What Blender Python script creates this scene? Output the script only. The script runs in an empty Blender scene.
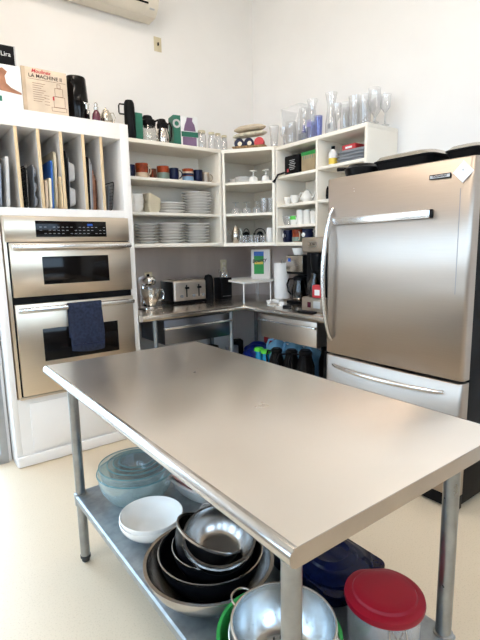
import bpy, bmesh, math, random
from mathutils import Vector, Matrix
random.seed(7)
PI = math.pi
C = bpy.context.scene.collection
S = bpy.context.scene
R = math.radians

# ------------------------------------------------------------ materials
def newmat(name):
    m = bpy.data.materials.new(name); m.use_nodes = True
    nt = m.node_tree; nt.nodes.clear()
    out = nt.nodes.new('ShaderNodeOutputMaterial')
    return m, nt, out

def mat(name, col, rough=0.5, metal=0.0, var=0.04, scale=12.0, bump=0.0, stretch=None, spec=0.5, coat=0.0,
        col2=None, rvar=0.0, trans=0.0, bscale=None, emit=None, estr=0.0, aniso=0.0):
    m, nt, out = newmat(name)
    b = nt.nodes.new('ShaderNodeBsdfPrincipled')
    nt.links.new(b.outputs[0], out.inputs[0])
    b.inputs['Roughness'].default_value = rough
    b.inputs['Metallic'].default_value = metal
    b.inputs['Specular IOR Level'].default_value = spec
    b.inputs['Coat Weight'].default_value = coat
    b.inputs['Coat Roughness'].default_value = 0.08
    b.inputs['Transmission Weight'].default_value = trans
    if emit:
        b.inputs['Emission Color'].default_value = (*emit, 1); b.inputs['Emission Strength'].default_value = estr
    if aniso:
        b.inputs['Anisotropic'].default_value = aniso
        tg = nt.nodes.new('ShaderNodeTangent'); tg.direction_type = 'RADIAL'; tg.axis = 'Z'
        nt.links.new(tg.outputs[0], b.inputs['Tangent'])
    tc = nt.nodes.new('ShaderNodeTexCoord')
    mp = nt.nodes.new('ShaderNodeMapping')
    nt.links.new(tc.outputs['Object'], mp.inputs[0])
    if stretch: mp.inputs['Scale'].default_value = stretch
    n = nt.nodes.new('ShaderNodeTexNoise'); n.inputs['Scale'].default_value = scale
    n.inputs['Detail'].default_value = 4
    nt.links.new(mp.outputs[0], n.inputs['Vector'])
    r = nt.nodes.new('ShaderNodeValToRGB')
    c2 = col2 if col2 else tuple(max(0, c * (1 - var * 2)) for c in col)
    r.color_ramp.elements[0].color = (*c2, 1); r.color_ramp.elements[0].position = 0.35
    r.color_ramp.elements[1].color = (*col, 1); r.color_ramp.elements[1].position = 0.62
    nt.links.new(n.outputs[0], r.inputs[0]); nt.links.new(r.outputs[0], b.inputs['Base Color'])
    if rvar:
        mr = nt.nodes.new('ShaderNodeMapRange')
        mr.inputs['To Min'].default_value = max(0.02, rough - rvar); mr.inputs['To Max'].default_value = rough + rvar
        nt.links.new(n.outputs[0], mr.inputs[0]); nt.links.new(mr.outputs[0], b.inputs['Roughness'])
    if bump:
        bn = nt.nodes.new('ShaderNodeBump'); bn.inputs['Strength'].default_value = bump; bn.inputs['Distance'].default_value = 0.01
        n2 = nt.nodes.new('ShaderNodeTexNoise'); n2.inputs['Scale'].default_value = bscale or scale * 4
        nt.links.new(mp.outputs[0], n2.inputs['Vector'])
        nt.links.new(n2.outputs[0], bn.inputs['Height']); nt.links.new(bn.outputs[0], b.inputs['Normal'])
    return m

def glassmat(name, tint=(0.95, 0.98, 0.98), rough=0.02, ior=1.5, body=0.0, bodycol=(.8, .95, .95)):
    m, nt, out = newmat(name)
    t = nt.nodes.new('ShaderNodeBsdfTransparent'); t.inputs[0].default_value = (*tint, 1)
    g = nt.nodes.new('ShaderNodeBsdfGlossy'); g.inputs['Roughness'].default_value = rough
    f = nt.nodes.new('ShaderNodeLayerWeight'); f.inputs['Blend'].default_value = 0.2
    mr = nt.nodes.new('ShaderNodeMapRange'); mr.inputs['To Min'].default_value = 0.05; mr.inputs['To Max'].default_value = 0.6
    nt.links.new(f.outputs['Facing'], mr.inputs[0])
    mx = nt.nodes.new('ShaderNodeMixShader')
    nt.links.new(mr.outputs[0], mx.inputs[0]); nt.links.new(t.outputs[0], mx.inputs[1]); nt.links.new(g.outputs[0], mx.inputs[2])
    if body > 0:
        d = nt.nodes.new('ShaderNodeBsdfDiffuse'); d.inputs[0].default_value = (*bodycol, 1)
        m2 = nt.nodes.new('ShaderNodeMixShader'); m2.inputs[0].default_value = body
        nt.links.new(mx.outputs[0], m2.inputs[1]); nt.links.new(d.outputs[0], m2.inputs[2])
        nt.links.new(m2.outputs[0], out.inputs[0])
    else:
        nt.links.new(mx.outputs[0], out.inputs[0])
    return m

M = {}
M['wall'] = mat('wall_paint', (0.90, 0.88, 0.86), 0.85, var=0.01, scale=3, bump=0.05, bscale=180)
M['bowlsteel'] = mat('bowl_steel', (0.46, 0.45, 0.44), 0.24, 1.0, var=0.03)
M['rearwall'] = mat('rear_wall_darkened', (0.26, 0.235, 0.21), 0.8, var=0.03)  # unseen wall, toned dark to dim reflections in steel and black glass
M['sidewall'] = mat('side_wall_darkened', (0.55, 0.53, 0.51), 0.8, var=0.03)  # unseen wall, toned darker so the fridge reflects light and dark bands
M['toaster'] = mat('toaster_steel', (0.66, 0.59, 0.52), 0.40, 1.0, var=0.03)
M['ceiling'] = mat('ceiling_paint', (0.85, 0.84, 0.82), 0.9, var=0.01)
M['cab'] = mat('cabinet_white', (0.89, 0.86, 0.83), 0.42, var=0.012, scale=5, bump=0.02, bscale=60)
M['shelfw'] = mat('shelf_white', (0.93, 0.87, 0.77), 0.5, var=0.015, scale=5)
M['trimw'] = mat('trim_white', (0.85, 0.85, 0.85), 0.45, var=0.01)
M['birch'] = mat('birch_edge', (0.80, 0.60, 0.36), 0.55, var=0.12, scale=8, stretch=(30, 30, 1.5))
M['lam'] = mat('grey_white_laminate', (0.86, 0.81, 0.76), 0.28, var=0.02, scale=4)
M['steel'] = mat('brushed_steel', (0.62, 0.585, 0.54), 0.27, 1.0, var=0.03, scale=6, stretch=(1, 1, 60), rvar=0.05)
M['steelv'] = mat('brushed_steel_door', (0.68, 0.565, 0.44), 0.32, 1.0, var=0.02, scale=5, stretch=(1, 60, 60), rvar=0.03, aniso=0.6)
M['fridge'] = mat('fridge_steel', (0.47, 0.405, 0.35), 0.38, 1.0, var=0.02, scale=5, stretch=(1, 1, 70), rvar=0.03, aniso=0.7)
M['table'] = mat('lit_table_steel', (0.93, 0.865, 0.80), 0.28, 1.0, col2=(0.88, 0.81, 0.74), scale=1.6, rvar=0.015)  # table steel brightened for the top; reflected light is in the base colour
M['tedge'] = mat('shaded_polished_edge', (0.54, 0.525, 0.51), 0.14, 1.0, var=0.02)  # same steel as the top, darkened; dimmer reflections are in the colour
M['fold'] = mat('shaded_steel_fold', (0.50, 0.44, 0.385), 0.30, 1.0, var=0.04)  # same steel again, darkened; shade of the end fold is in the colour
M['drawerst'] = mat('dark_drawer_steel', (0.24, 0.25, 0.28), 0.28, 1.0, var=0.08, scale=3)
M['wtop'] = mat('worktop_steel', (0.80, 0.74, 0.67), 0.24, 1.0, var=0.03)
M['galv'] = mat('galvanised_steel', (0.36, 0.385, 0.40), 0.42, 0.8, var=0.12, scale=26, rvar=0.12)
M['leg'] = mat('table_leg_steel', (0.36, 0.37, 0.375), 0.30, 1.0, var=0.10, scale=16, rvar=0.08)
M['chrome'] = mat('chrome', (0.82, 0.81, 0.80), 0.10, 1.0, var=0.01)
M['polsteel'] = mat('polished_steel', (0.68, 0.63, 0.57), 0.22, 1.0, var=0.03, rvar=0.04)
M['handle'] = mat('satin_handle', (0.80, 0.78, 0.76), 0.25, 1.0, var=0.02)
M['splash'] = mat('backsplash_steel', (0.68, 0.61, 0.575), 0.40, 1.0, var=0.05, scale=2.5, stretch=(2, 2, .5), rvar=0.05)
M['black'] = mat('black_plastic', (0.006, 0.006, 0.007), 0.40, var=0.1, spec=0.12)
M['blackgl'] = mat('black_glass', (0.005, 0.004, 0.004), 0.10, var=0.1, spec=0.2)
M['blackmat'] = mat('black_matte', (0.010, 0.010, 0.011), 0.7, var=0.1, spec=0.1)
M['nonstick'] = mat('nonstick_black', (0.005, 0.005, 0.006), 0.32, var=0.2, spec=0.18)
M['white'] = mat('white_ceramic', (0.90, 0.88, 0.84), 0.14, var=0.01, coat=0.3)
M['whitem'] = mat('white_matte', (0.86, 0.86, 0.85), 0.6, var=0.02)
M['cream'] = mat('cream_ceramic', (0.80, 0.72, 0.55), 0.3, var=0.03)
M['grey'] = mat('grey_plastic', (0.26, 0.27, 0.29), 0.45, var=0.05)
M['lgrey'] = mat('light_grey', (0.55, 0.55, 0.55), 0.45, var=0.04)
M['mgrey'] = mat('grey_tray_metal', (0.34, 0.36, 0.40), 0.35, 0.6, var=0.1)
M['navy'] = mat('navy_enamel', (0.002, 0.005, 0.030), 0.16, var=0.2, scale=60, spec=0.16)
M['navyc'] = mat('navy_ceramic', (0.006, 0.010, 0.045), 0.35, var=0.15, spec=0.25)
M['towel'] = mat('navy_terry', (0.020, 0.030, 0.070), 0.95, var=0.25, scale=60, bump=0.7, bscale=420)
M['orange'] = mat('rust_glaze', (0.36, 0.055, 0.012), 0.42, var=0.3, scale=20, spec=0.25)
M['brown'] = mat('brown_glaze', (0.12, 0.04, 0.018), 0.35, var=0.2, scale=20, spec=0.25)
M['teal'] = mat('sage_glaze', (0.20, 0.27, 0.22), 0.3, var=0.1)
M['ltblue'] = mat('light_blue_glaze', (0.25, 0.42, 0.60), 0.3, var=0.1)
M['sand'] = mat('sand_glaze', (0.62, 0.48, 0.34), 0.35, var=0.1)
M['green'] = mat('green_plastic', (0.035, 0.32, 0.07), 0.4, var=0.05, spec=0.3)
M['lime'] = mat('lime_plastic', (0.10, 0.62, 0.05), 0.35, var=0.05)
M['dgreen'] = mat('dark_green_card', (0.015, 0.16, 0.10), 0.5, var=0.08)
M['red'] = mat('red_plastic', (0.27, 0.004, 0.016), 0.38, var=0.06, scale=6, spec=0.25)
M['redc'] = mat('red_card', (0.62, 0.04, 0.05), 0.5, var=0.06)
M['pink'] = mat('pink_glaze', (0.62, 0.28, 0.24), 0.3, var=0.05)
M['blue'] = mat('blue_plastic', (0.02, 0.13, 0.50), 0.4, var=0.05)
M['bag'] = mat('blue_bag', (0.010, 0.030, 0.30), 0.35, var=0.4, scale=18, bump=0.8, bscale=14)
M['bottle'] = mat('blue_bottle', (0.02, 0.30, 0.55), 0.2, var=0.1)
M['beige'] = mat('beige_plastic', (0.66, 0.58, 0.40), 0.45, var=0.03)
M['ac'] = mat('ivory_plastic', (0.74, 0.68, 0.58), 0.4, var=0.02)
M['tan'] = mat('tan_metal', (0.42, 0.35, 0.28), 0.35, 0.5, var=0.05)
M['card'] = mat('aged_cardboard', (0.74, 0.61, 0.47), 0.8, var=0.08, scale=9)
M['kraft'] = mat('kraft_card', (0.45, 0.34, 0.20), 0.8, var=0.08)
M['ink'] = mat('dark_ink', (0.06, 0.04, 0.035), 0.7)
M['inkred'] = mat('red_ink', (0.55, 0.04, 0.05), 0.7)
M['inkbr'] = mat('brown_ink', (0.28, 0.15, 0.10), 0.7)
M['purple'] = mat('purple_print', (0.20, 0.12, 0.22), 0.5, var=0.1)
M['yellow'] = mat('yellow_label', (0.80, 0.58, 0.08), 0.5)
M['copper'] = mat('dull_copper', (0.42, 0.20, 0.12), 0.35, 0.7, var=0.2)
M['silver'] = mat('tarnished_silver', (0.70, 0.64, 0.54), 0.22, 1.0, var=0.15, scale=20)
M['maroon'] = mat('maroon_lacquer', (0.10, 0.012, 0.03), 0.15, coat=0.4)
M['wicker'] = mat('wicker', (0.50, 0.30, 0.14), 0.7, var=0.3, scale=50, bump=0.6, bscale=120)
M['bread'] = mat('straw_weave', (0.72, 0.66, 0.52), 0.75, var=0.2, scale=24, bump=0.4, bscale=70)
M['paper'] = mat('paper_towel_sheet', (0.88, 0.88, 0.88), 0.9, var=0.015, bump=0.25, bscale=150)
M['lilac'] = mat('lilac_label', (0.30, 0.28, 0.62), 0.5)
M['rubber'] = mat('dark_rubber', (0.04, 0.04, 0.04), 0.7)
M['copperlit'] = mat('display_blue', (0.02, 0.08, 0.4), 0.2, emit=(0.05, 0.35, 0.7), estr=0.03)
M['alu'] = mat('aluminium_frame', (0.42, 0.42, 0.43), 0.4, 0.8, var=0.05)
M['concrete'] = mat('outside_concrete', (0.42, 0.38, 0.34), 0.9, var=0.15, scale=5)
M['sand2'] = mat('stone_board', (0.70, 0.60, 0.44), 0.5, var=0.08)
M['glass'] = glassmat('clear_glass', (0.98, 0.985, 0.985))
M['glasst'] = glassmat('aqua_glass', (0.95, 0.99, 0.995), body=0.12, bodycol=(0.72, 0.93, 0.95))
M['glassi'] = glassmat('inner_clear_glass', (0.97, 0.99, 0.99), body=0.05, bodycol=(0.9, 0.95, 0.93))
M['glassb'] = glassmat('blue_glass', (0.72, 0.76, 0.96), body=0.10, bodycol=(0.45, 0.48, 0.9))
M['glassw'] = glassmat('frosty_glass', (0.98, 0.985, 0.99), rough=0.05, body=0.10, bodycol=(0.97, 0.97, 0.98))
M['smoke'] = glassmat('smoked_glass', (0.22, 0.20, 0.19))
M['aqrim'] = glassmat('aqua_glass_rim', (0.35, 0.62, 0.66), body=0.75, bodycol=(0.08, 0.22, 0.25))
M['jug'] = glassmat('translucent_blue_plastic', (0.6, 0.8, 0.95), rough=0.2, body=0.6, bodycol=(0.35, 0.68, 0.92))
M['pane'] = glassmat('window_pane', (0.97, 0.99, 1.0))

# floor: pale speckled vinyl
def floor_mat():
    m, nt, out = newmat('cream_speckled_vinyl')
    b = nt.nodes.new('ShaderNodeBsdfPrincipled'); nt.links.new(b.outputs[0], out.inputs[0])
    tc = nt.nodes.new('ShaderNodeTexCoord')
    n1 = nt.nodes.new('ShaderNodeTexNoise'); n1.inputs['Scale'].default_value = 160; n1.inputs['Detail'].default_value = 3
    n2 = nt.nodes.new('ShaderNodeTexNoise'); n2.inputs['Scale'].default_value = 7
    for n in (n1, n2): nt.links.new(tc.outputs['Object'], n.inputs['Vector'])
    r1 = nt.nodes.new('ShaderNodeValToRGB')
    r1.color_ramp.elements[0].position = .30; r1.color_ramp.elements[0].color = (.60, .49, .35, 1)
    r1.color_ramp.elements[1].position = .45; r1.color_ramp.elements[1].color = (.70, .585, .435, 1)
    mx = nt.nodes.new('ShaderNodeMixRGB'); mx.blend_type = 'MULTIPLY'; mx.inputs[0].default_value = .15
    r2 = nt.nodes.new('ShaderNodeValToRGB')
    r2.color_ramp.elements[0].color = (.82, .78, .72, 1); r2.color_ramp.elements[1].color = (1, 1, 1, 1)
    nt.links.new(n1.outputs[0], r1.inputs[0]); nt.links.new(n2.outputs[0], r2.inputs[0])
    nt.links.new(r1.outputs[0], mx.inputs[1]); nt.links.new(r2.outputs[0], mx.inputs[2])
    nt.links.new(mx.outputs[0], b.inputs['Base Color'])
    b.inputs['Roughness'].default_value = .38
    return m
M['floor'] = floor_mat()

# ------------------------------------------------------------ mesh helpers
def BM(): return bmesh.new()

def box(bm, x0, x1, y0, y1, z0, z1, bev=0.0, seg=2, mt=None):
    r = bmesh.ops.create_cube(bm, size=1.0)
    vs = r['verts']
    for v in vs:
        v.co = Vector((x0 + (v.co.x + .5) * (x1 - x0), y0 + (v.co.y + .5) * (y1 - y0), z0 + (v.co.z + .5) * (z1 - z0)))
    if bev > 0:
        es = set()
        for v in vs:
            for e in v.link_edges: es.add(e)
        r2 = bmesh.ops.bevel(bm, geom=list(es), offset=bev, segments=seg, affect='EDGES', profile=0.5)
        vs = list({v for f in r2['faces'] for v in f.verts} | {v for v in vs if v.is_valid})
    if mt is not None:
        for v in vs:
            if v.is_valid: v.co = mt @ v.co
    return vs

def lathe(bm, prof, seg=32, cx=0, cy=0, sx=1.0, sy=1.0, mt=None, closed=False):
    """prof: list of (r, z); r == 0 closes to a pole"""
    rings = []
    for (r, z) in prof:
        if r < 1e-6:
            rings.append([bm.verts.new((cx, cy, z))])
        else:
            rings.append([bm.verts.new((cx + sx * r * math.cos(2 * PI * k / seg), cy + sy * r * math.sin(2 * PI * k / seg), z)) for k in range(seg)])
    if closed: rings.append(rings[0])
    for a, b in zip(rings[:-1], rings[1:]):
        for k in range(seg):
            k2 = (k + 1) % seg
            try:
                if len(a) == 1 and len(b) == 1: continue
                if len(a) == 1: bm.faces.new((a[0], b[k], b[k2]))
                elif len(b) == 1: bm.faces.new((a[k], a[k2], b[0]))
                else: bm.faces.new((a[k], a[k2], b[k2], b[k]))
            except ValueError: pass
    vs = {v for r in rings for v in r}
    if mt is not None:
        for v in vs: v.co = mt @ v.co
    return vs

def tube(bm, pts, r, seg=10, closed=False, flat=1.0, caps=True):
    pts = [Vector(p) for p in pts]
    n = len(pts); rings = []
    up = Vector((0, 0, 1)); prev = None
    for i, p in enumerate(pts):
        if closed: t = (pts[(i + 1) % n] - pts[i - 1])
        else: t = pts[min(i + 1, n - 1)] - pts[max(i - 1, 0)]
        t.normalize()
        if prev is None:
            a = up if abs(t.dot(up)) < .95 else Vector((1, 0, 0))
            s = t.cross(a).normalized()
        else:
            s = (prev - t * prev.dot(t)).normalized()
        prev = s; q = t.cross(s).normalized()
        rr = r[i] if isinstance(r, (list, tuple)) else r
        rings.append([bm.verts.new(p + s * rr * math.cos(2 * PI * k / seg) + q * rr * flat * math.sin(2 * PI * k / seg)) for k in range(seg)])
    rg = rings + [rings[0]] if closed else rings
    for a, b in zip(rg[:-1], rg[1:]):
        for k in range(seg):
            k2 = (k + 1) % seg
            bm.faces.new((a[k], a[k2], b[k2], b[k]))
    if not closed and caps:
        bm.faces.new(rings[0][::-1]); bm.faces.new(rings[-1])

def prism(bm, poly, z0, z1, mt=None):
    a = [bm.verts.new((x, y, z0)) for x, y in poly]; b = [bm.verts.new((x, y, z1)) for x, y in poly]
    bm.faces.new(a[::-1]); bm.faces.new(b)
    n = len(poly)
    for k in range(n): bm.faces.new((a[k], a[(k + 1) % n], b[(k + 1) % n], b[k]))
    if mt is not None:
        for v in a + b: v.co = mt @ v.co

def rrect(x0, x1, y0, y1, r, n=5):
    out = []
    for cx, cy, a0 in ((x1 - r, y1 - r, 0), (x0 + r, y1 - r, 90), (x0 + r, y0 + r, 180), (x1 - r, y0 + r, 270)):
        for k in range(n + 1):
            a = R(a0 + 90 * k / n); out.append((cx + r * math.cos(a), cy + r * math.sin(a)))
    return out

def loft(bm, rings, cap0=True, cap1=True):
    rs = [[bm.verts.new(p) for p in rg] for rg in rings]
    n = len(rs[0])
    for a, b in zip(rs[:-1], rs[1:]):
        for k in range(n): bm.faces.new((a[k], a[(k + 1) % n], b[(k + 1) % n], b[k]))
    if cap0: bm.faces.new(rs[0][::-1])
    if cap1: bm.faces.new(rs[-1])

def link(name, bm, m, parent=None, loc=(0, 0, 0), rot=(0, 0, 0), ang=35):
    bmesh.ops.recalc_face_normals(bm, faces=bm.faces[:])
    me = bpy.data.meshes.new(name); bm.to_mesh(me); bm.free()
    me.polygons.foreach_set('use_smooth', [True] * len(me.polygons))
    me.set_sharp_from_angle(angle=R(ang))
    me.materials.append(m)
    o = bpy.data.objects.new(name, me); C.objects.link(o)
    o.parent = parent; o.location = loc; o.rotation_euler = rot
    return o

def part(name, bm, m, parent, loc=(0, 0, 0), rot=(0, 0, 0), label=None, ang=35):
    o = link(name, bm, m, parent, loc, rot, ang)
    if label: o['label'] = label
    return o

def tag(o, label, cat, group=None, kind=None):
    if label: o['label'] = label
    if cat: o['category'] = cat
    if group: o['group'] = group
    if kind: o['kind'] = kind
    return o

def thing(name, label, cat, loc=(0, 0, 0), rz=0, group=None):
    o = bpy.data.objects.new(name, None); C.objects.link(o); o.empty_display_size = .05
    o.location = loc; o.rotation_euler = (0, 0, rz)
    return tag(o, label, cat, group)

def one(name, bm, m, label, cat, loc=(0, 0, 0), rot=(0, 0, 0), group=None, ang=35):
    return tag(link(name, bm, m, None, loc, rot, ang), label, cat, group)

def struct(name, bm, m, parent=None, ang=35):
    o = link(name, bm, m, parent, ang=ang)
    if parent is None: o['kind'] = 'structure'
    return o

def dup(root, loc, rot=None, label=None, group=None):
    r = root.copy(); C.objects.link(r); r.location = loc
    if rot is not None: r.rotation_euler = rot
    if label: r['label'] = label
    if group: r['group'] = group
    for ch in list(root.children):
        c = ch.copy(); C.objects.link(c); c.parent = r
        for g in list(ch.children):
            d = g.copy(); C.objects.link(d); d.parent = c
    return r

def text(name, s, size, m, parent, loc, rot, sx=1.0, shear=0.0, depth=0.0006, bold=0.0):
    cu = bpy.data.curves.new(name, 'FONT'); cu.body = s; cu.size = size; cu.extrude = depth
    cu.align_x = 'CENTER'; cu.align_y = 'CENTER'; cu.shear = shear; cu.offset = bold
    t = bpy.data.objects.new(name, cu); C.objects.link(t)
    dg = bpy.context.evaluated_depsgraph_get()
    me = bpy.data.meshes.new_from_object(t.evaluated_get(dg))
    bpy.data.objects.remove(t)
    me.materials.clear(); me.materials.append(m)
    for v in me.vertices: v.co.x *= sx
    o = bpy.data.objects.new(name, me); C.objects.link(o)
    o.parent = parent; o.location = loc; o.rotation_euler = rot
    return o

FRONT = (R(90), 0, 0)              # text facing -y
def arc(c, r, a0, a1, n, plane='xz'):
    out = []
    for k in range(n + 1):
        a = R(a0 + (a1 - a0) * k / n)
        u, v = r * math.cos(a), r * math.sin(a)
        out.append((c[0] + u, c[1], c[2] + v) if plane == 'xz' else ((c[0], c[1] + u, c[2] + v) if plane == 'yz' else (c[0] + u, c[1] + v, c[2])))
    return out

# ------------------------------------------------------------ room shell
XR, YB, ZC = 2.97, 3.70, 3.85          # right wall, back wall, ceiling
XL, YF, YS = -2.3, -2.4, 3.25          # left wall, rear wall, recessed door wall
b = BM(); box(b, XL - .1, XR + .1, YF - .1, YB + .1, -.1, 0); struct('floor', b, M['floor'])
b = BM(); box(b, XL - .1, XR + .1, YF - .1, YB + .1, ZC, ZC + .1); struct('ceiling', b, M['ceiling'])
b = BM(); box(b, .49, XR + .1, YB, YB + .1, 0, ZC); struct('wall_back', b, M['wall'])
b = BM(); box(b, XR, XR + .1, YF, YB, 0, ZC); struct('wall_right', b, M['wall'])
# recessed wall left of the oven cabinet with a glazed door
DX0, DX1, DZ = -1.35, .47, 2.25
b = BM()
box(b, XL, DX0, YS, YS + .1, 0, ZC); box(b, DX1, .49, YS, YB + .1, 0, ZC); box(b, DX0, DX1, YS, YS + .1, DZ, ZC)
struct('wall_side', b, M['wall'])
b = BM(); fr = .045
box(b, DX0, DX1, YS - .02, YS + .06, .0, .07); box(b, DX0, DX1, YS - .02, YS + .06, DZ - fr, DZ)
for x in (DX0, -.46, DX1 - fr): box(b, x, x + fr, YS - .02, YS + .06, .07, DZ - fr)
d = struct('door_1', b, M['alu'])
b = BM(); box(b, DX0 + fr, DX1 - fr, YS + .015, YS + .021, .07, DZ - fr); link('door_glass', b, M['pane'], d)
b = BM(); box(b, -.52, -.50, YS - .06, YS - .03, .95, 1.2, .006); link('door_handle', b, M['alu'], d)
b = BM(); box(b, -6, .6, YS + .11, 9, -.12, -.02); struct('floor_outside', b, M['concrete'])
# unseen left wall; three windows sized and spaced for daylight and fridge reflections
b = BM()
wy = [(-1.9, -.7), (-.1, 1.15), (1.75, 2.95)]
z0w, z1w = 1.25, 3.4
box(b, XL - .1, XL, YF, YB, 0, z0w); box(b, XL - .1, XL, YF, YB, z1w, ZC)
ys = [YF] + [v for w in wy for v in w] + [YB]
for k in range(0, len(ys), 2): box(b, XL - .1, XL, ys[k], ys[k + 1], z0w, z1w)
struct('wall_left', b, M['sidewall'])
def window(n, axis, c, a0, a1, zz0, zz1):
    b = BM(); f = .05
    def bb(p0, p1, q0, q1):
        if axis == 'x': box(b, c - .07, c - .02, p0, p1, q0, q1)
        else: box(b, p0, p1, c - .07, c - .02, q0, q1)
    bb(a0, a1, zz0, zz0 + f); bb(a0, a1, zz1 - f, zz1); bb(a0, a0 + f, zz0 + f, zz1 - f); bb(a1 - f, a1, zz0 + f, zz1 - f)
    m = (a0 + a1) / 2; bb(m - .02, m + .02, zz0 + f, zz1 - f)
    w = struct('window_%d' % n, b, M['trimw'])
    b2 = BM()
    if axis == 'x': box(b2, c - .05, c - .045, a0 + f, a1 - f, zz0 + f, zz1 - f)
    else: box(b2, a0 + f, a1 - f, c - .05, c - .045, zz0 + f, zz1 - f)
    link('pane', b2, M['pane'], w)
for i, (a0, a1) in enumerate(wy): window(i + 1, 'x', XL, a0, a1, z0w, z1w)
# unseen rear wall; two big invented windows added as daylight front fill
b = BM()
wx = [(-2.0, -1.0), (-.2, 1.6)]
box(b, XL, XR, YF - .1, YF, 0, 1.5); box(b, XL, XR, YF - .1, YF, 3.2, ZC)
xs = [XL] + [v for w in wx for v in w] + [XR]
for k in range(0, len(xs), 2): box(b, xs[k], xs[k + 1], YF - .1, YF, 1.5, 3.2)
struct('wall_front', b, M['rearwall'])
for i, (a0, a1) in enumerate(wx): window(i + 4, 'y', YF, a0, a1, 1.5, 3.2)

# ------------------------------------------------------------ work table in front
TX0, TX1, TY0, TY1, TZ = .462, 1.250, .498, 2.045, .90
SZ = .33                                 # lower shelf top
tb = thing('work_table', 'big stainless steel work table with an undershelf in the foreground', 'table', ((TX0 + TX1) / 2, (TY0 + TY1) / 2, 0))
o0 = Vector(tb.location)
def place(pts, y): return [(x - o0.x, y - o0.y, z) for x, z in pts]
RE = .019
b = BM()
flat = lambda ins, dz: [(TX0 + RE, TZ - dz), (TX1 - RE, TZ - dz), (TX1 - RE, TZ - .034), (TX0 + RE, TZ - .034)]
loft(b, [place(flat(0, .0016), TY0 + .0016), place(flat(0, 0), TY0 + .004), place(flat(0, 0), TY1 - .004), place(flat(0, .0016), TY1 - .0016)])
part('tabletop', b, M['table'], tb, ang=60)
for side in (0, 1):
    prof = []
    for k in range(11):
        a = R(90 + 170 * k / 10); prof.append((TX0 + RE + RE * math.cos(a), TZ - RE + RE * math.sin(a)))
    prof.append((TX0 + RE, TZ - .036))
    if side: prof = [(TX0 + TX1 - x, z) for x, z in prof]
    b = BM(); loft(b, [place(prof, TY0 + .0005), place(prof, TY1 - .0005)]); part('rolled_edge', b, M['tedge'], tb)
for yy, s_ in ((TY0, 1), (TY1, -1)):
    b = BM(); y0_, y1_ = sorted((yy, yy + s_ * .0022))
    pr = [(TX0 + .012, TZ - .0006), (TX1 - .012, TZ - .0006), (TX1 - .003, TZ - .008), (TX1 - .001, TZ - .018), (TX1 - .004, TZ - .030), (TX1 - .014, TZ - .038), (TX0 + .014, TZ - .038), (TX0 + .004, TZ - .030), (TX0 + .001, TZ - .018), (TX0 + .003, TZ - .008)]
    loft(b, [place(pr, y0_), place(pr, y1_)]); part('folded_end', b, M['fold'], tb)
b = BM()
box(b, TX0 + .06 - o0.x, TX1 - .06 - o0.x, -.05, .05, TZ - .075, TZ - .043)
part('under_brace', b, M['galv'], tb)
lx = [(.547, 1.935), (.530, .566), (1.097, .565), (1.10, 1.93)]
for (x, y) in lx:
    b = BM(); x -= o0.x; y -= o0.y
    lathe(b, [(0, .03), (.0205, .03), (.0205, TZ - .045), (0, TZ - .045)], 24, x, y)
    lg = part('leg', b, M['leg'], tb)
    b = BM(); lathe(b, [(0, 0), (.012, 0), (.017, .006), (.017, .018), (.0225, .022), (.0225, .034), (0, .034)], 20, x, y)
    part('foot', b, M['rubber'], lg)
    b = BM(); lathe(b, [(.0205, TZ - .075), (.0235, TZ - .075), (.0245, TZ - .044), (.0205, TZ - .044)], 20, x, y)
    part('socket', b, M['leg'], lg)
b = BM()
sx0, sx1, sy0, sy1 = .522 - o0.x, 1.122 - o0.x, .538 - o0.y, 1.962 - o0.y
loft(b, [[(x, y, SZ - .035) for x, y in rrect(sx0 + .002, sx1 - .002, sy0 + .002, sy1 - .002, .008, 3)],
         [(x, y, SZ - .006) for x, y in rrect(sx0, sx1, sy0, sy1, .01, 3)],
         [(x, y, SZ) for x, y in rrect(sx0 + .006, sx1 - .006, sy0 + .006, sy1 - .006, .008, 3)]])
sh = part('undershelf', b, M['galv'], tb)
for (x, y) in lx:
    b = BM(); lathe(b, [(.0205, SZ - .05), (.026, SZ - .05), (.026, SZ + .004), (.0205, SZ + .006)], 20, x - o0.x, y - o0.y)
    part('collar', b, M['leg'], sh)

# ------------------------------------------------------------ generic bowls
def bowl_prof(rt, rb, h, t=.003, lip=.0, n=9, foot=0.0, pw=.55):
    """open bowl: bottom radius rb, rim radius rt, height h, wall t"""
    out = [(0, foot)]
    if foot: out += [(rb * .75, foot), (rb * .75, 0), (rb * .85, 0), (rb, foot)]
    else: out += [(rb * .7, 0), (rb, .002)]
    for k in range(1, n + 1):
        u = k / n
        out.append((rb + (rt - rb) * math.sin(u * PI / 2) ** (pw * 2), foot + (h - foot) * (1 - math.cos(u * PI / 2)) ** (.75)))
    if lip: out += [(rt + lip, h), (rt + lip, h + .003), (rt - t, h + .003)]
    else: out += [(rt - t * .5, h + t * .4)]
    for k in range(n, 0, -1):
        u = k / n
        out.append((rb + (rt - rb) * math.sin(u * PI / 2) ** (pw * 2) - t, foot + t + (h - foot - t) * (1 - math.cos(u * PI / 2)) ** (.75)))
    out += [(rb * .9 - t, foot + t), (0, foot + t)]
    return out

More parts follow.
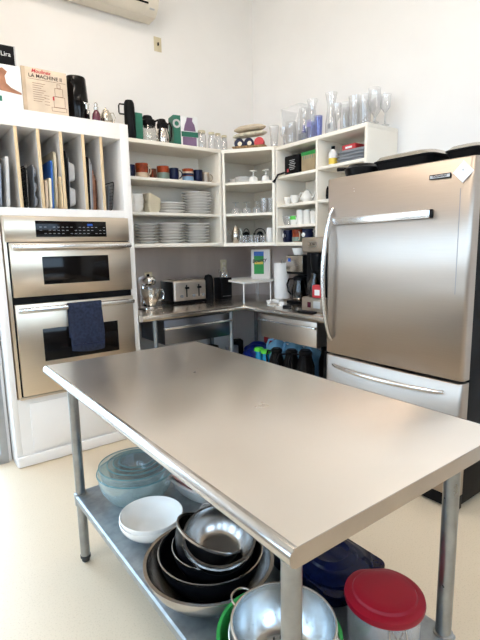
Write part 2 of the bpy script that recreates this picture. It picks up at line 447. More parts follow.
# nested glass mixing bowls
gl = [('largest clear glass bowl of the nest, at the far corner of the undershelf', .158, .080, .135, 0.0),
      ('second largest clear glass bowl, set inside the largest of the nest', .150, .074, .140, .022),
      ('medium clear glass bowl, third in from the outside of the nest', .118, .060, .118, .047),
      ('small clear glass bowl, second from the centre of the nest', .094, .050, .098, .070),
      ('smallest clear glass bowl in the centre of the nest', .071, .038, .076, .094)]
for k, (lb, rt, rb, h, dz) in enumerate(gl):
    b = BM(); lathe(b, bowl_prof(rt, rb, h, .0035, lip=.003), 56)
    if k < 1:
        for j in range(44):
            a = 2 * PI * j / 44
            pts = [((rb + (rt - rb) * math.sin(u * PI / 2) ** 1.1 + .0005) * math.cos(a), (rb + (rt - rb) * math.sin(u * PI / 2) ** 1.1 + .0005) * math.sin(a), h * (1 - math.cos(u * PI / 2)) ** .75) for u in (.25, .4, .55, .7)]
            tube(b, pts, .0018, 4)
    gb = one('glass_bowl', b, M['glasst'] if k < 2 else M['glassi'], lb, 'bowl', (.724 + k * .003, 1.732 + k * .003, SZ + .001 + dz), group='nested glass bowls')
    b = BM(); tube(b, [((rt + .001) * math.cos(2 * PI * q / 56), (rt + .001) * math.sin(2 * PI * q / 56), h + .0015) for q in range(56)], .0024, 6, True)
    part('rim', b, M['aqrim'], gb)
# two white ceramic bowls
b = BM(); lathe(b, bowl_prof(.117, .055, .070, .004, n=12, foot=.006), 56)
w1 = one('serving_bowl', b, M['white'], 'lower of the two stacked white bowls, mostly hidden by the one nested in it', 'bowl', (.663, 1.468, SZ + .001), group='stacked white bowls')
w2 = dup(w1, (.664, 1.466, SZ + .019), None, 'upper of the two stacked white bowls on the undershelf, its inside in view')

# baking dishes
def oval_dish(bm, ax, ay, h, t=.005, base=.8, lip=.008):
    rr = [(base * .9, 0), (base, .002), ((base + 1) / 2, h * .4), (1, h)]
    rings = []
    n = 48
    def ring(s, z, off=0):
        return [((ax * s + off) * math.copysign(abs(math.cos(2 * PI * k / n)) ** .72, math.cos(2 * PI * k / n)), (ay * s + off) * math.copysign(abs(math.sin(2 * PI * k / n)) ** .72, math.sin(2 * PI * k / n)), z) for k in range(n)]
    for s, z in rr: rings.append(ring(s, z))
    rings.append(ring(1, h, lip)); rings.append(ring(1, h + .004, lip)); rings.append(ring(1, h + .004, -t))
    for s, z in rr[::-1][1:]: rings.append(ring(s, z + t, -t))
    loft(bm, rings)
b = BM(); oval_dish(b, .125, .160, .062)
one('baking_dish', b, M['white'], 'white oval baking dish half hidden under the table edge, holding a pink dish', 'dish', (.992, 1.622, SZ + .001), (0, 0, R(8)))
b = BM(); oval_dish(b, .118, .151, .052, lip=.006)
one('baking_dish', b, M['pink'], 'pink glazed baking dish set inside the white oval one', 'dish', (.992, 1.622, SZ + .028), (0, 0, R(8)))
b = BM(); lathe(b, bowl_prof(.085, .045, .055, .003, lip=.003), 40)
for k in range(3): tube(b, [(.088 * (1 - .12 * k) * math.cos(a * PI / 16), .088 * (1 - .12 * k) * math.sin(a * PI / 16), .052 - .013 * k) for a in range(32)], .0018, 5, True)
one('glass_dish', b, M['glassw'], 'small ribbed clear glass dish between the baking dishes and the steel bowls', 'dish', (.908, 1.360, SZ + .001))

# steel bowls and pans
BX, BY = .674, 1.104
b = BM(); lathe(b, bowl_prof(.194, .105, .105, .0022, lip=.008, n=12), 64)
one('mixing_bowl', b, M['bowlsteel'], 'widest stainless steel mixing bowl, holding black pans, on the undershelf', 'bowl', (BX + .01, BY, SZ + .001))
b = BM(); lathe(b, bowl_prof(.160, .10, .100, .002, n=10), 56)
pn = thing('frying_pan', 'larger black pan with a steel rim resting in the widest steel bowl', 'pan', (BX + .02, BY + .005, SZ + .030))
part('pan_body', b, M['nonstick'], pn)
b = BM(); lathe(b, [(.1595, .098), (.1635, .099), (.164, .104), (.1605, .105)], 56, closed=True); part('rim', b, M['bowlsteel'], pn)
b = BM(); lathe(b, bowl_prof(.128, .085, .082, .002, n=10), 56)
pn = thing('frying_pan', 'smaller black pan with a steel rim nested below the round steel bowls', 'pan', (BX + .035, BY + .01, SZ + .058))
part('pan_body', b, M['nonstick'], pn)
b = BM(); lathe(b, [(.1275, .080), (.1305, .081), (.131, .086), (.1285, .087)], 56, closed=True); part('rim', b, M['bowlsteel'], pn)
# tilted black lined pot
tl = thing('sauce_pot', 'tilted black-lined steel pot leaning behind the round steel bowls', 'pot', (BX - .004, BY + .03, SZ + .092))
tl.rotation_euler = (R(6), R(24), 0)
b = BM(); lathe(b, bowl_prof(.108, .075, .085, .002, n=8), 48); part('pot_body', b, M['nonstick'], tl)
b = BM(); lathe(b, [(.1075, .082), (.113, .083), (.114, .090), (.1085, .091)], 56, closed=True); part('rim', b, M['bowlsteel'], tl)
mb = thing('mixing_bowl', 'lower of the two small tilted steel bowls on top of the black pans', 'bowl', (BX + .034, BY - .022, SZ + .114), group='small stacked steel bowls')
mb.rotation_euler = (R(13), R(-8), 0)
b = BM(); lathe(b, bowl_prof(.106, .058, .074, .0018, lip=.005, n=12), 56); part('bowl_body', b, M['bowlsteel'], mb)
m2 = dup(mb, (BX + .034, BY - .026, SZ + .133), (R(15), R(-9), 0), 'upper of the two small tilted steel bowls, shiny and empty, on top of the pile')

# colander nested in a white bowl in a green tub
GX, GY = .674, .752
b = BM(); lathe(b, bowl_prof(.150, .11, .112, .003, lip=.006, n=8), 48)
one('plastic_tub', b, M['green'], 'green plastic tub under the colander at the front corner of the undershelf', 'tub', (GX - .010, GY + .002, SZ + .001))
b = BM(); lathe(b, bowl_prof(.136, .08, .100, .0035, n=10), 48)
one('serving_bowl', b, M['white'], 'white bowl sitting in the green tub beneath the colander', 'bowl', (GX, GY, SZ + .012))
cl = thing('colander', 'round steel colander with wire side handles at the front corner of the undershelf', 'colander', (GX + .003, GY, SZ + .035), R(20))
b = BM(); lathe(b, bowl_prof(.129, .075, .105, .0015, n=12), 64)
part('colander_body', b, mat('colander_steel', (.66, .70, .72), .26, 1.0, var=.08, scale=14), cl)
b = BM(); tube(b, [(.1295 * math.cos(2 * PI * k / 56), .1295 * math.sin(2 * PI * k / 56), .106) for k in range(56)], .0035, 8, True); part('rim', b, M['polsteel'], cl)
for s in (0, 180):
    b = BM(); a = R(s + 85)
    pts = []
    for k in range(11):
        t = -1 + 2 * k / 10
        rr_ = .130 + .026 * (1 - abs(t) ** 3); aa = a + t * .26
        pts.append((rr_ * math.cos(aa), rr_ * math.sin(aa), .104 + .006 * (1 - t * t)))
    tube(b, pts, .0028, 8); part('wire_handle', b, M['polsteel'], cl)
b = BM()
for ring in range(3):
    n = 10 + ring * 5
    for k in range(n):
        a = 2 * PI * k / n; r_ = .022 + ring * .018
        lathe(b, [(0, .0040), (.0024, .0040), (.0024, .0046), (0, .0046)], 6, r_ * math.cos(a), r_ * math.sin(a))
for k in range(36):
    a = 2 * PI * k / 36
    for q, (r_, z_) in enumerate(((.103, .030), (.115, .048))):
        rr_ = r_ ; mt = Matrix.Translation((rr_ * math.cos(a + q * .08), rr_ * math.sin(a + q * .08), z_))
        lathe(b, [(0, -.0022), (.0022, 0), (0, .0022)], 6, mt=mt)
part('drain_holes', b, M['blackmat'], cl)

# navy roaster
ro = thing('roasting_pan', 'navy enamel roaster with a domed oval lid behind the red-topped jar', 'roaster', (.997, .940, SZ + .001))
b = BM()
def rr2(hx, hy, z, r): return [(x, y, z) for x, y in rrect(-hx, hx, -hy, hy, r, 8)]
loft(b, [rr2(.085, .145, 0, .06), rr2(.098, .158, .01, .07), rr2(.106, .166, .075, .08), rr2(.122, .185, .078, .035), rr2(.122, .185, .084, .035), rr2(.10, .16, .0838, .075), rr2(.094, .154, .012, .07)])
part('pan_body', b, M['navy'], ro)
b = BM()
loft(b, [rr2(.113, .173, .084, .085), rr2(.113, .173, .090, .085), rr2(.103, .163, .093, .085), rr2(.098, .155, .098, .083), rr2(.086, .142, .104, .075),
         rr2(.080, .134, .1045, .07), rr2(.075, .128, .111, .066), rr2(.062, .110, .115, .058), rr2(.056, .102, .111, .052)])
part('lid', b, M['navy'], ro)

# glass jar with red lid
jr = thing('storage_jar', 'round glass jar with a big red plastic lid by the right front leg', 'jar', (.947, .652, SZ + .001), R(-35))
b = BM()
lathe(b, [(0, 0), (.085, 0), (.092, .006), (.094, .02), (.094, .125), (.088, .135), (.084, .135), (.090, .124), (.090, .02), (.085, .006), (0, .004)], 48)
part('glass_body', b, M['glassw'], jr)
b = BM()
n = 56
def lidring(r, z):
    out = []
    for k in range(n):
        a = 2 * PI * k / n; x = r * math.cos(a); y = r * math.sin(a)
        y = min(y, r * .93) if True else y
        out.append((x, y, z))
    return out
loft(b, [lidring(.099, .122), lidring(.103, .124), lidring(.1045, .132), lidring(.103, .140), lidring(.095, .144), lidring(.088, .145), lidring(.084, .1455), lidring(.080, .152), lidring(.072, .155), lidring(.055, .1555)])
part('lid', b, M['red'], jr)
b = BM()
tube(b, [(-.02, -.096, .118), (-.022, -.105, .10), (-.018, -.108, .07), (0, -.110, .055), (.018, -.108, .07), (.022, -.105, .10), (.02, -.096, .118)], .0022, 8)
tube(b, [(-.014, -.099, .115), (0, -.106, .095), (.014, -.099, .115)], .002, 8)
part('wire_clamp', b, M['polsteel'], jr)

# ------------------------------------------------------------ oven cabinet
OX0, OX1, OY = .497, 1.385, 3.098
oc = thing('oven_cabinet', 'tall white cabinet holding the wall ovens and upright tray slots', 'cabinet', (0, 0, 0))
oc.location = (.94, 3.39, 0); oo = Vector(oc.location)
def L(x, y, z): return (x - oo.x, y - oo.y, z - oo.z)
def lbox(b, org, x0, x1, y0, y1, z0, z1, bev=0): box(b, x0 - org.x, x1 - org.x, y0 - org.y, y1 - org.y, z0 - org.z, z1 - org.z, bev)
YBK = YB - .005
b = BM()
lbox(b, oo, OX0, OX0 + .035, OY, YBK, .0, 2.225, .002); lbox(b, oo, 1.325, OX1, OY, YBK, .0, 2.225, .002)
lbox(b, oo, OX0 + .035, 1.325, OY, YBK, 2.125, 2.225); lbox(b, oo, OX0 + .035, 1.325, OY, YBK, 1.602, 1.650)
lbox(b, oo, OX0 + .035, 1.325, YBK - .02, YBK, 1.65, 2.125)
lbox(b, oo, OX0 + .035, 1.325, OY, YBK - .02, 0.02, .452)
lbox(b, oo, OX0 + .035, 1.325, OY + .5, YBK - .0, .452, 1.602)
part('carcass', b, M['cab'], oc)
b = BM(); lbox(b, oo, .60, 1.29, OY - .012, OY, .09, .415, .005); part('lower_panel', b, M['cab'], oc)
b = BM(); lbox(b, oo, OX0, OX1, OY - .022, OY, .002, .075, .010); part('base_board', b, M['cab'], oc)
for x in (.668, .795, .930, 1.070, 1.190):
    b = BM(); lbox(b, oo, x - .009, x + .009, OY + .012, YBK - .02, 1.65, 2.125)
    dv = part('divider', b, M['lam'], oc)
    b = BM(); lbox(b, oo, x - .0095, x + .0095, OY + .003, OY + .012, 1.65, 2.125, .002)
    part('birch_edge', b, M['birch'], dv)

# ovens
ov = thing('double_oven', 'stainless steel double wall oven built into the white cabinet', 'oven', (.95, OY, .46)); vo = Vector(ov.location)
b = BM()
lbox(b, vo, .540, 1.322, OY - .008, OY + .49, .455, 1.600, .002); part('housing', b, M['steelv'], ov)
b = BM(); lbox(b, vo, .550, 1.340, OY - .020, OY - .008, 1.445, 1.598, .003)
cp = part('control_panel', b, M['steelv'], ov)
b = BM(); lbox(b, vo, .727, 1.178, OY - .024, OY - .020, 1.472, 1.572, .002); ds = part('display', b, M['blackgl'], cp)
b = BM()
for r_ in range(3):
    for k in range(16):
        if (r_ * 5 + k * 7) % 6 == 0: continue
        x = .75 + k * .027; lbox(b, vo, x, x + .014, OY - .0246, OY - .0238, 1.492 + r_ * .020, 1.495 + r_ * .020)
part('key_markings', b, M['grey'], cp)
b = BM(); lbox(b, vo, 1.05, 1.085, OY - .0246, OY - .0238, 1.542, 1.556); part('clock', b, M['copperlit'], cp)
b = BM(); lbox(b, vo, .558, 1.336, OY - .009, OY - .0078, .458, 1.442); part('seam', b, M['black'], ov)
def oven_door(z0, z1, wx0, wx1, wz0, wz1, hz):
    b = BM()
    y0, y1 = OY - .040, OY - .012
    # door slab with a window opening
    lbox(b, vo, .566, 1.334, y0, y1, z0, z1, .003)
    dr = part('oven_door', b, M['steelv'], ov)
    b = BM(); lbox(b, vo, wx0, wx1, y0 - .0015, y0 + .004, wz0, wz1, .001); part('window', b, M['blackgl'], dr)
    b = BM(); lbox(b, vo, .572, 1.328, y0 - .052, y0 - .026, hz - .016, hz + .016, .011)
    for x in (.59, 1.29): lbox(b, vo, x, x + .02, y0 - .03, y0, hz - .008, hz + .008)
    part('handle', b, M['handle'], dr)
oven_door(1.105, 1.436, .745, 1.172, 1.176, 1.350, 1.412)
oven_door(.474, 1.060, .712, 1.210, .684, .895, 1.026)
b = BM(); lbox(b, vo, .545, 1.345, OY - .03, OY - .008, .452, .468, .003); part('vent_trim', b, M['steelv'], ov)

# towel over the lower handle
b = BM()
tx0, tx1 = .868, 1.085
hy = OY - .040 - .039; n = 24; prof = []
for k in range(9): prof.append((hy - .017 - .004 * math.sin(k), .738 + (1.018 - .738) * k / 8))
for k in range(1, 6): a = PI - k * PI / 6; prof.append((hy + .018 * math.cos(a), 1.034 + .016 * math.sin(a)))
for k in range(6): prof.append((hy + .0165, 1.030 - .21 * k / 5))
front, back = [], []
for i in range(n + 1):
    u = i / n; x = tx0 + (tx1 - tx0) * u
    row = []
    for j, (y, z) in enumerate(prof):
        w = .004 * math.sin(u * 9 + j * .3) * (1 if j < 9 else .2)
        dz = (-.012 * math.sin(u * 3.1) - .01 * u) if j == 0 else 0
        xx = x + (.010 * math.sin(j * .5) * (1 if j < 9 else 0)) * (u - .3)
        row.append(Vector((xx, y - abs(w) if j < 9 else y, z + dz)))
    front.append(row)
vv = [[b.verts.new(p) for p in row] for row in front]
for i in range(n):
    for j in range(len(prof) - 1): b.faces.new((vv[i][j], vv[i + 1][j], vv[i + 1][j + 1], vv[i][j + 1]))
bmesh.ops.recalc_face_normals(b, faces=b.faces[:])
tw = one('hand_towel', b, M['towel'], 'dark navy towel draped over the lower oven handle', 'towel', ang=80)
sm = tw.modifiers.new('thick', 'SOLIDIFY'); sm.thickness = .005; sm.offset = 0
b = BM(); box(b, tx0 + .01, tx1 - .01, hy - .0285, hy - .0265, .772, .778); part('hem_band', b, M['navyc'], tw)

# ---- things standing in the slots  (boards, racks, trays)
def board(w, h, t, r=.02, n=5):
    """upright board: thickness x, depth y (w), height z"""
    b = BM(); mt = Matrix(((0, 0, 1, 0), (1, 0, 0, 0), (0, 1, 0, 0), (0, 0, 0, 1)))
    prism(b, rrect(0, w, 0, h, r, n), -t / 2, t / 2, mt); return b
Z5 = 1.651
def slot(name, m, label, cat, x, y, w, h, t, lean=0, r=.02, group=None, z=Z5):
    o = one(name, board(w, h, t, r), m, label, cat, (x, y, z + abs(math.sin(R(lean))) * t / 2 + .0005), (0, R(lean), 0), group); return o
slot('baking_sheet', M['mgrey'], 'grey sheet in the leftmost tray slot, farther of two', 'tray', .562, OY + .06, .40, .27, .010, 3)
slot('baking_sheet', M['lgrey'], 'light grey sheet in the leftmost tray slot, nearer the first divider', 'tray', .596, OY + .02, .38, .30, .018, 3)
# wire racks, slot 2
def rack(label, x, y, w, h, m, lean):
    t = thing('cooling_rack', label, 'rack', (x, y, Z5 + .004)); t.rotation_euler = (0, R(lean), 0)
    b = BM(); tube(b, [(0, p, q) for p, q in rrect(0, w, 0, h, .02, 4)], .003, 6, True); part('frame', b, m, t)
    b = BM()
    for k in range(1, 14): tube(b, [(0, w * k / 14, 0), (0, w * k / 14, h)], .0012, 4)
    for k in range(1, 8): tube(b, [(.002, 0, h * k / 8), (.002, w, h * k / 8)], .0015, 4)
    part('wires', b, m, t)
for k, (x, h) in enumerate(((.696, .25), (.707, .245), (.719, .27))):
    rack(['dark wire rack nearest the left divider of the second tray slot', 'dark wire rack in the middle of the second tray slot', 'steel wire rack at the right of the three in the second tray slot'][k], x, OY + .03 + .02 * k, .36, h, M['black'] if k < 2 else M['chrome'], 2)
def muffin(name, label, x, y, w, h, nx, nz, r, m, cupm, lean=2, side=-1):
    t = thing(name, label, 'tray', (x, y, Z5 + .002)); t.rotation_euler = (0, R(lean), 0)
    part('tray_plate', board(w, h, .003, .02), m, t)
    for i in range(nx):
        for j in range(nz):
            b = BM(); mt = Matrix.Translation((0, w * (i + .5) / nx, h * (j + .5) / nz)) @ Matrix.Rotation(R(90) * side, 4, 'Y')
            lathe(b, [(r, 0.001), (r * .8, .020), (0, .021)], 20, mt=mt); part('cup', b, cupm, t)
muffin('muffin_tin', 'grey patterned pan leaning in the second tray slot beside the wire racks', .748, OY + .02, .36, .265, 4, 3, .034, M['mgrey'], M['mgrey'], 1.5, 1)
# slot 3: boards
slot('cutting_board', M['card'], 'tan wooden board at the left of the third tray slot', 'cutting board', .822, OY + .03, .30, .175, .014, 2)
slot('cutting_board', M['cream'], 'short cream cutting board beside the blue one in the third tray slot', 'cutting board', .842, OY + .015, .30, .190, .013, 2)
slot('cutting_board', M['blue'], 'bright blue cutting board in the third tray slot', 'cutting board', .859, OY + .03, .38, .300, .010, 2)
slot('cutting_board', M['teal'], 'thin green cutting board right of the blue one', 'cutting board', .873, OY + .05, .36, .310, .007, 2)
slot('cutting_board', M['sand2'], 'tallest tan board, right of the green cutting board', 'cutting board', .890, OY + .06, .36, .365, .016, 2, .04)
hb = thing('cutting_board', 'light wood board with a round knob end against the fourth divider edge', 'cutting board', (.912, OY + .01, Z5 + .001))
part('board', board(.34, .16, .010), M['birch'], hb)
b = BM(); lathe(b, [(0, -.006), (.016, -.006), (.020, 0), (.016, .006), (0, .006)], 20, mt=Matrix.Translation((0, .02, .185)) @ Matrix.Rotation(R(90), 4, 'Y')); box(b, -.004, .004, .005, .035, .15, .185); part('knob', b, M['birch'], hb)
# slot 4: dark pan + muffin trays
slot('baking_sheet', M['black'], 'black baking sheet along the left of the fourth tray slot', 'tray', .952, OY + .03, .40, .37, .006, 1)
t4 = thing('loaf_tin', 'grey double loaf tin leaning in the fourth tray slot', 'tray', (.972, OY + .05, Z5 + .002))
t4.rotation_euler = (0, R(2), 0)
part('tray_plate', board(.34, .33, .003, .02), M['mgrey'], t4)
for zz in (.02, .18):
    b = BM(); mt = Matrix(((0, 0, 1, 0), (1, 0, 0, 0), (0, 1, 0, 0), (0, 0, 0, 1)))
    loft(b, [[(mt @ Vector((x, y, .002))) for x, y in rrect(.02, .32, zz, zz + .13, .015, 4)], [(mt @ Vector((x, y, .045))) for x, y in rrect(.03, .31, zz + .012, zz + .118, .02, 4)]])
    part('loaf_cup', b, M['lgrey'], t4)
# slot 5
cols = ['black', 'lgrey', 'mgrey', 'copper', 'copper', 'brown']
labs = ['black baking sheet, leftmost in the fifth tray slot', 'pale silver baking sheet second from the left in the fifth tray slot', 'steel grey baking sheet third from the left in the fifth tray slot',
        'taller copper coloured sheet in the fifth tray slot', 'shorter copper coloured sheet in the fifth tray slot', 'dark brown sheet nearest the fifth divider']
for k in range(6):
    slot('baking_sheet', M[cols[k]], labs[k], 'tray', 1.096 + k * .0135, OY + .03 + .012 * k, .38, [.345, .340, .315, .27, .24, .21][k], .008, 1.5, .02, 'baking sheets in the fifth slot')
# slot 6
rack('small wire rack leaning right in the last tray slot', 1.245, OY + .02, .28, .19, M['black'], 7)
slot('baking_sheet', M['mgrey'], 'small dark grey pan leaning left of the wire rack in the last tray slot', 'tray', 1.232, OY + .05, .26, .17, .006, 5)

# ------------------------------------------------------------ wall shelf units
def unit(label, loc, rz, W, D, z0, z1, cols_, levels, base_t=.03, top_t=.028):
    """front at local y=0, extends +y (D); local x 0..W; cols_ = inner divider x; levels[c] = list of shelf z (top surface)"""
    u = thing('shelf_unit', label, 'shelves', loc, rz)
    t = .020
    b = BM(); box(b, 0, W, 0, D, z1 - top_t, z1, .002); part('top_panel', b, M['shelfw'], u)
    b = BM(); box(b, 0, W, 0, D, z0, z0 + base_t, .002); part('bottom_panel', b, M['shelfw'], u)
    b = BM(); box(b, .001, W - .001, D - .008, D - .001, z0 + base_t, z1 - top_t); part('back_panel', b, M['shelfw'], u)
    xs = [0] + cols_ + [W - t]
    for x in (0, W - t):
        b = BM(); box(b, x, x + t, 0, D - .008, z0 + base_t, z1 - top_t, .001); part('side_panel', b, M['shelfw'], u)
    for x in cols_:
        b = BM(); box(b, x, x + t, 0, D - .008, z0 + base_t, z1 - top_t, .001); part('divider', b, M['shelfw'], u)
    for c in range(len(xs) - 1):
        for z in levels[c]:
            b = BM(); box(b, xs[c] + t, xs[c + 1], .002, D - .008, z - .022, z, .0015); part('shelf', b, M['shelfw'], u)
    return u
ZB, ZT = 1.395, 2.205
S1, S2, S3 = 1.93, 1.668, 1.425
unit('left white shelf unit holding mugs and stacked plates', (1.388, 3.352, 0), 0, 2.330 - 1.388, .342, ZB, ZT, [], [[S1, S2]])
# right unit on the right wall: local x runs along -y, depth along +x
unit('right white shelf unit beside the fridge with boxes and cups', (2.622, 2.985, 0), R(-90), .928, .342, ZB - .01, 2.190, [.458], [[1.955, 1.725, 1.555], [1.965, 1.725]])
# corner unit: diagonal front
cu = thing('shelf_unit', 'angled white corner shelf unit holding goblets and glass jars', 'shelves', (2.335, 3.35, 0))
P0 = Vector((2.335, 3.35)); P1 = Vector((2.620, 2.988))
def cornerpoly(ins=0.0, bk=.005):
    n = Vector((P1 - P0).yx); n = Vector((.786, .618)); a = P0 + n * ins; c = P1 + n * ins
    pts = [(a.x + ins * .1, a.y), (c.x, c.y + ins * .1), (XR - bk, P1.y + .001 + ins * .2), (XR - bk, YB - bk), (P0.x + .001 + ins * .2, YB - bk)]
    return [(x - 2.335, y - 3.35) for x, y in pts]
for nm, z0_, z1_, ins in (('top_panel', ZT - .032, ZT - .004, 0), ('bottom_panel', ZB - .005, ZB + .025, 0), ('shelf', S1 - .020, S1 + .002, .012), ('shelf', S2 - .020, S2 + .002, .012)):
    b = BM(); prism(b, cornerpoly(ins), z0_, z1_); part(nm, b, M['shelfw'], cu)
dvv = (P1 - P0).normalized()
for (o_, s) in ((P0, 1), (P1, -1)):
    a = o_ - P0; e = a + dvv * .024 * s; n = Vector((.786, .618)) * .02
    b = BM(); prism(b, [tuple(a + dvv * .002 * s), tuple(e), tuple(e + n), tuple(a + dvv * .002 * s + n)], ZB + .025, ZT - .032); part('front_post', b, M['shelfw'], cu)
b = BM(); box(b, .0, XR - .006 - 2.335, YB - .016 - 3.35, YB - .006 - 3.35, ZB + .025, ZT - .032); box(b, XR - .016 - 2.335, XR - .006 - 2.335, P1.y + .02 - 3.35, YB - .02 - 3.35, ZB + .025, ZT - .032)
part('back_panel', b, M['shelfw'], cu)

# ------------------------------------------------------------ mugs
def mug_body(r, h, flare=0.0, t=.0035):
    b = BM(); lathe(b, [(0, 0), (r * .85, 0), (r * .93, .004), (r, h * .3), (r * (1 + flare), h), (r * (1 + flare) - t, h + .001), (r - t, h * .3), (r * .85, .006), (0, .006)], 32); return b
def mug_handle(r, h, rad=.0055):
    b = BM(); pts = []
    for k in range(13):
        a = R(-80 + 160 * k / 12); pts.append((r * .95 + .030 * math.cos(a), 0, h * .5 + h * .33 * math.sin(a)))
    tube(b, pts, rad, 8, flat=.8); return b
def mug(label, x, y, z, r, h, m, hm=None, band=None, rz=0, grp=None, flare=0.0, band_z=(0, .4)):
    t = thing('mug', label, 'mug', (x, y, z), rz, grp)
    part('mug_body', mug_body(r, h, flare), m, t); part('handle', mug_handle(r, h), hm or m, t)
    if band:
        b = BM(); a0, a1 = band_z; lathe(b, [(r * 1.0 + .0012, h * a0 + .004), (r * (1 + flare * .5) + .0016, h * a1)], 32, ); part('glaze_band', b, band, t)
    return t
zm = S1 + .001; ym = 3.425; gm = 'mugs on the top shelf of the left unit'
mg = mug('navy mug with a pale round emblem, leftmost on the mug shelf', 1.528, ym, zm, .040, .090, M['navyc'], rz=R(100), grp=gm)
b = BM(); mt = Matrix.Rotation(R(-205), 4, 'Z') @ Matrix.Translation((.0, -.0405, .048)) @ Matrix.Rotation(R(90), 4, 'X'); lathe(b, [(0, .002), (.018, .0015), (.018, -.003)], 24, mt=mt); part('emblem', b, M['lgrey'], mg)
mug('fat rust orange mug with a sand base, second from the left on the mug shelf', 1.628, ym, zm, .049, .108, M['orange'], M['sand'], M['sand'], R(-50), gm, band_z=(0, .35))
mug('small brown mug between the two rust orange mugs', 1.722, ym, zm, .030, .075, M['brown'], M['orange'], None, R(-120), gm)
mug('rust orange mug with a grey-green base', 1.812, ym, zm, .048, .102, M['orange'], M['teal'], M['teal'], R(60), gm, band_z=(0, .5))
mug('dark navy mug right of the green-based orange mug', 1.910, ym, zm, .040, .095, M['navyc'], None, None, R(-40), gm)
mm = mug('striped orange, black and light blue mug near the middle right of the shelf', 2.042, ym, zm, .046, .100, M['orange'], M['navyc'], M['ltblue'], R(70), gm, band_z=(0, .38))
b = BM(); lathe(b, [(.0478, .045), (.048, .062)], 32); part('glaze_band', b, M['navyc'], mm)
b = BM(); lathe(b, [(.0478, .062), (.048, .076)], 32); part('glaze_band', b, M['sand'], mm)
mug('navy mug beside the striped mug, toward the right end of the shelf', 2.140, ym, zm, .040, .098, M['navyc'], None, None, R(150), gm)
mug('grey-brown mug at the right end of the mug shelf, handle toward the room', 2.222, ym + .01, zm, .033, .088, M['sand'], M['tan'], M['tan'], R(-25), gm, band_z=(0, .8))

# ------------------------------------------------------------ plates & bowls stacks
ORD = ['topmost', 'second from the top', 'third from the top', 'fourth from the top', 'fifth from the top', 'sixth from the top', 'seventh from the top', 'eighth from the top', 'ninth from the top', 'tenth from the top', 'eleventh from the top', 'twelfth from the top', 'thirteenth from the top', 'fourteenth from the top']
def plate_bm(r, h=.018):
    b = BM(); lathe(b, [(0, .002), (r * .52, .002), (r * .55, 0), (r * .6, .001), (r * .66, .005), (r, h), (r, h + .0035), (r * .97, h + .004), (r * .66, .009), (r * .58, .006), (0, .006)], 44); return b
def stack(n, name, bm, m, desc, cat, x, y, z, pitch, grp, jit=.004, rz=True):
    first = None
    for k in range(n):
        lab = '%s %s' % (ORD[n - 1 - k], desc)
        if n - 1 - k == n - 1: lab = 'bottom ' + desc
        jx = random.uniform(-jit, jit) if k else 0; jy = random.uniform(-jit, jit) if k else 0
        if first is None: first = one(name, bm, m, lab, cat, (x, y, z), group=grp)
        else: dup(first, (x + jx, y + jy, z + k * pitch), None, lab, grp)
    return first
yp = 3.475
zs2 = S2 + .001; zs3 = S3 + .001
b = BM(); lathe(b, bowl_prof(.062, .036, .055, .003, n=6, foot=.004), 36)
stack(5, 'soup_bowl', b, M['white'], 'bowl of the white stack, left end of the middle shelf', 'bowl', 1.562, 3.43, zs2, .020, 'white bowls on the middle shelf', .002)
# square cream bowls, tilted upper ones
def sqbowl(hw, h):
    b = BM(); t = .004
    def q(s, z): return [(x, y, z) for x, y in rrect(-s, s, -s, s, .014, 3)]
    loft(b, [q(hw * .72, 0), q(hw, h), q(hw - t, h + .001), q(hw * .72 - t, .005)]); return b
b = sqbowl(.058, .042)
sq = one('square_bowl', b, M['cream'], 'bottom square cream bowl beside the white bowl stack', 'bowl', (1.700, 3.43, zs2), (0, 0, R(4)), group='square cream bowls')
for k, (dz, dx, rot, lab) in enumerate(((.016, .002, (0, 0, R(-3)), 'second square cream bowl from the bottom of its stack'), (.032, -.002, (0, 0, R(6)), 'third square cream bowl from the bottom of its stack'),
                                        (.066, -.006, (0, R(22), R(4)), 'lower of the two tilted square cream bowls'), (.086, -.010, (0, R(24), R(6)), 'topmost tilted square cream bowl'))):
    dup(sq, (1.700 + dx, 3.43, zs2 + dz), rot, lab)
pb = plate_bm(.126)
stack(4, 'dinner_plate', pb, M['white'], 'white plate of the low stack on the middle shelf', 'plate', 1.893, yp, zs2, .0210, 'low stack of white plates, middle shelf')
stack(8, 'dinner_plate', plate_bm(.124), M['white'], 'plate of the tall white stack, right on the middle shelf', 'plate', 2.150, yp, zs2, .0228, 'tall stack of white plates, middle shelf', .006)
stack(7, 'side_plate', plate_bm(.094, .013), M['white'], 'small greyish plate of the left stack on the bottom shelf', 'plate', 1.660, 3.46, zs3, .0230, 'left stack of small plates, bottom shelf', .004)
stack(7, 'dinner_plate', plate_bm(.126), M['white'], 'white plate of the middle stack on the bottom shelf', 'plate', 1.884, yp, zs3, .0235, 'middle stack of plates, bottom shelf', .005)
stack(7, 'dinner_plate', plate_bm(.118), M['white'], 'white plate of the right stack on the bottom shelf', 'plate', 2.140, yp, zs3, .0235, 'right stack of plates, bottom shelf', .005)

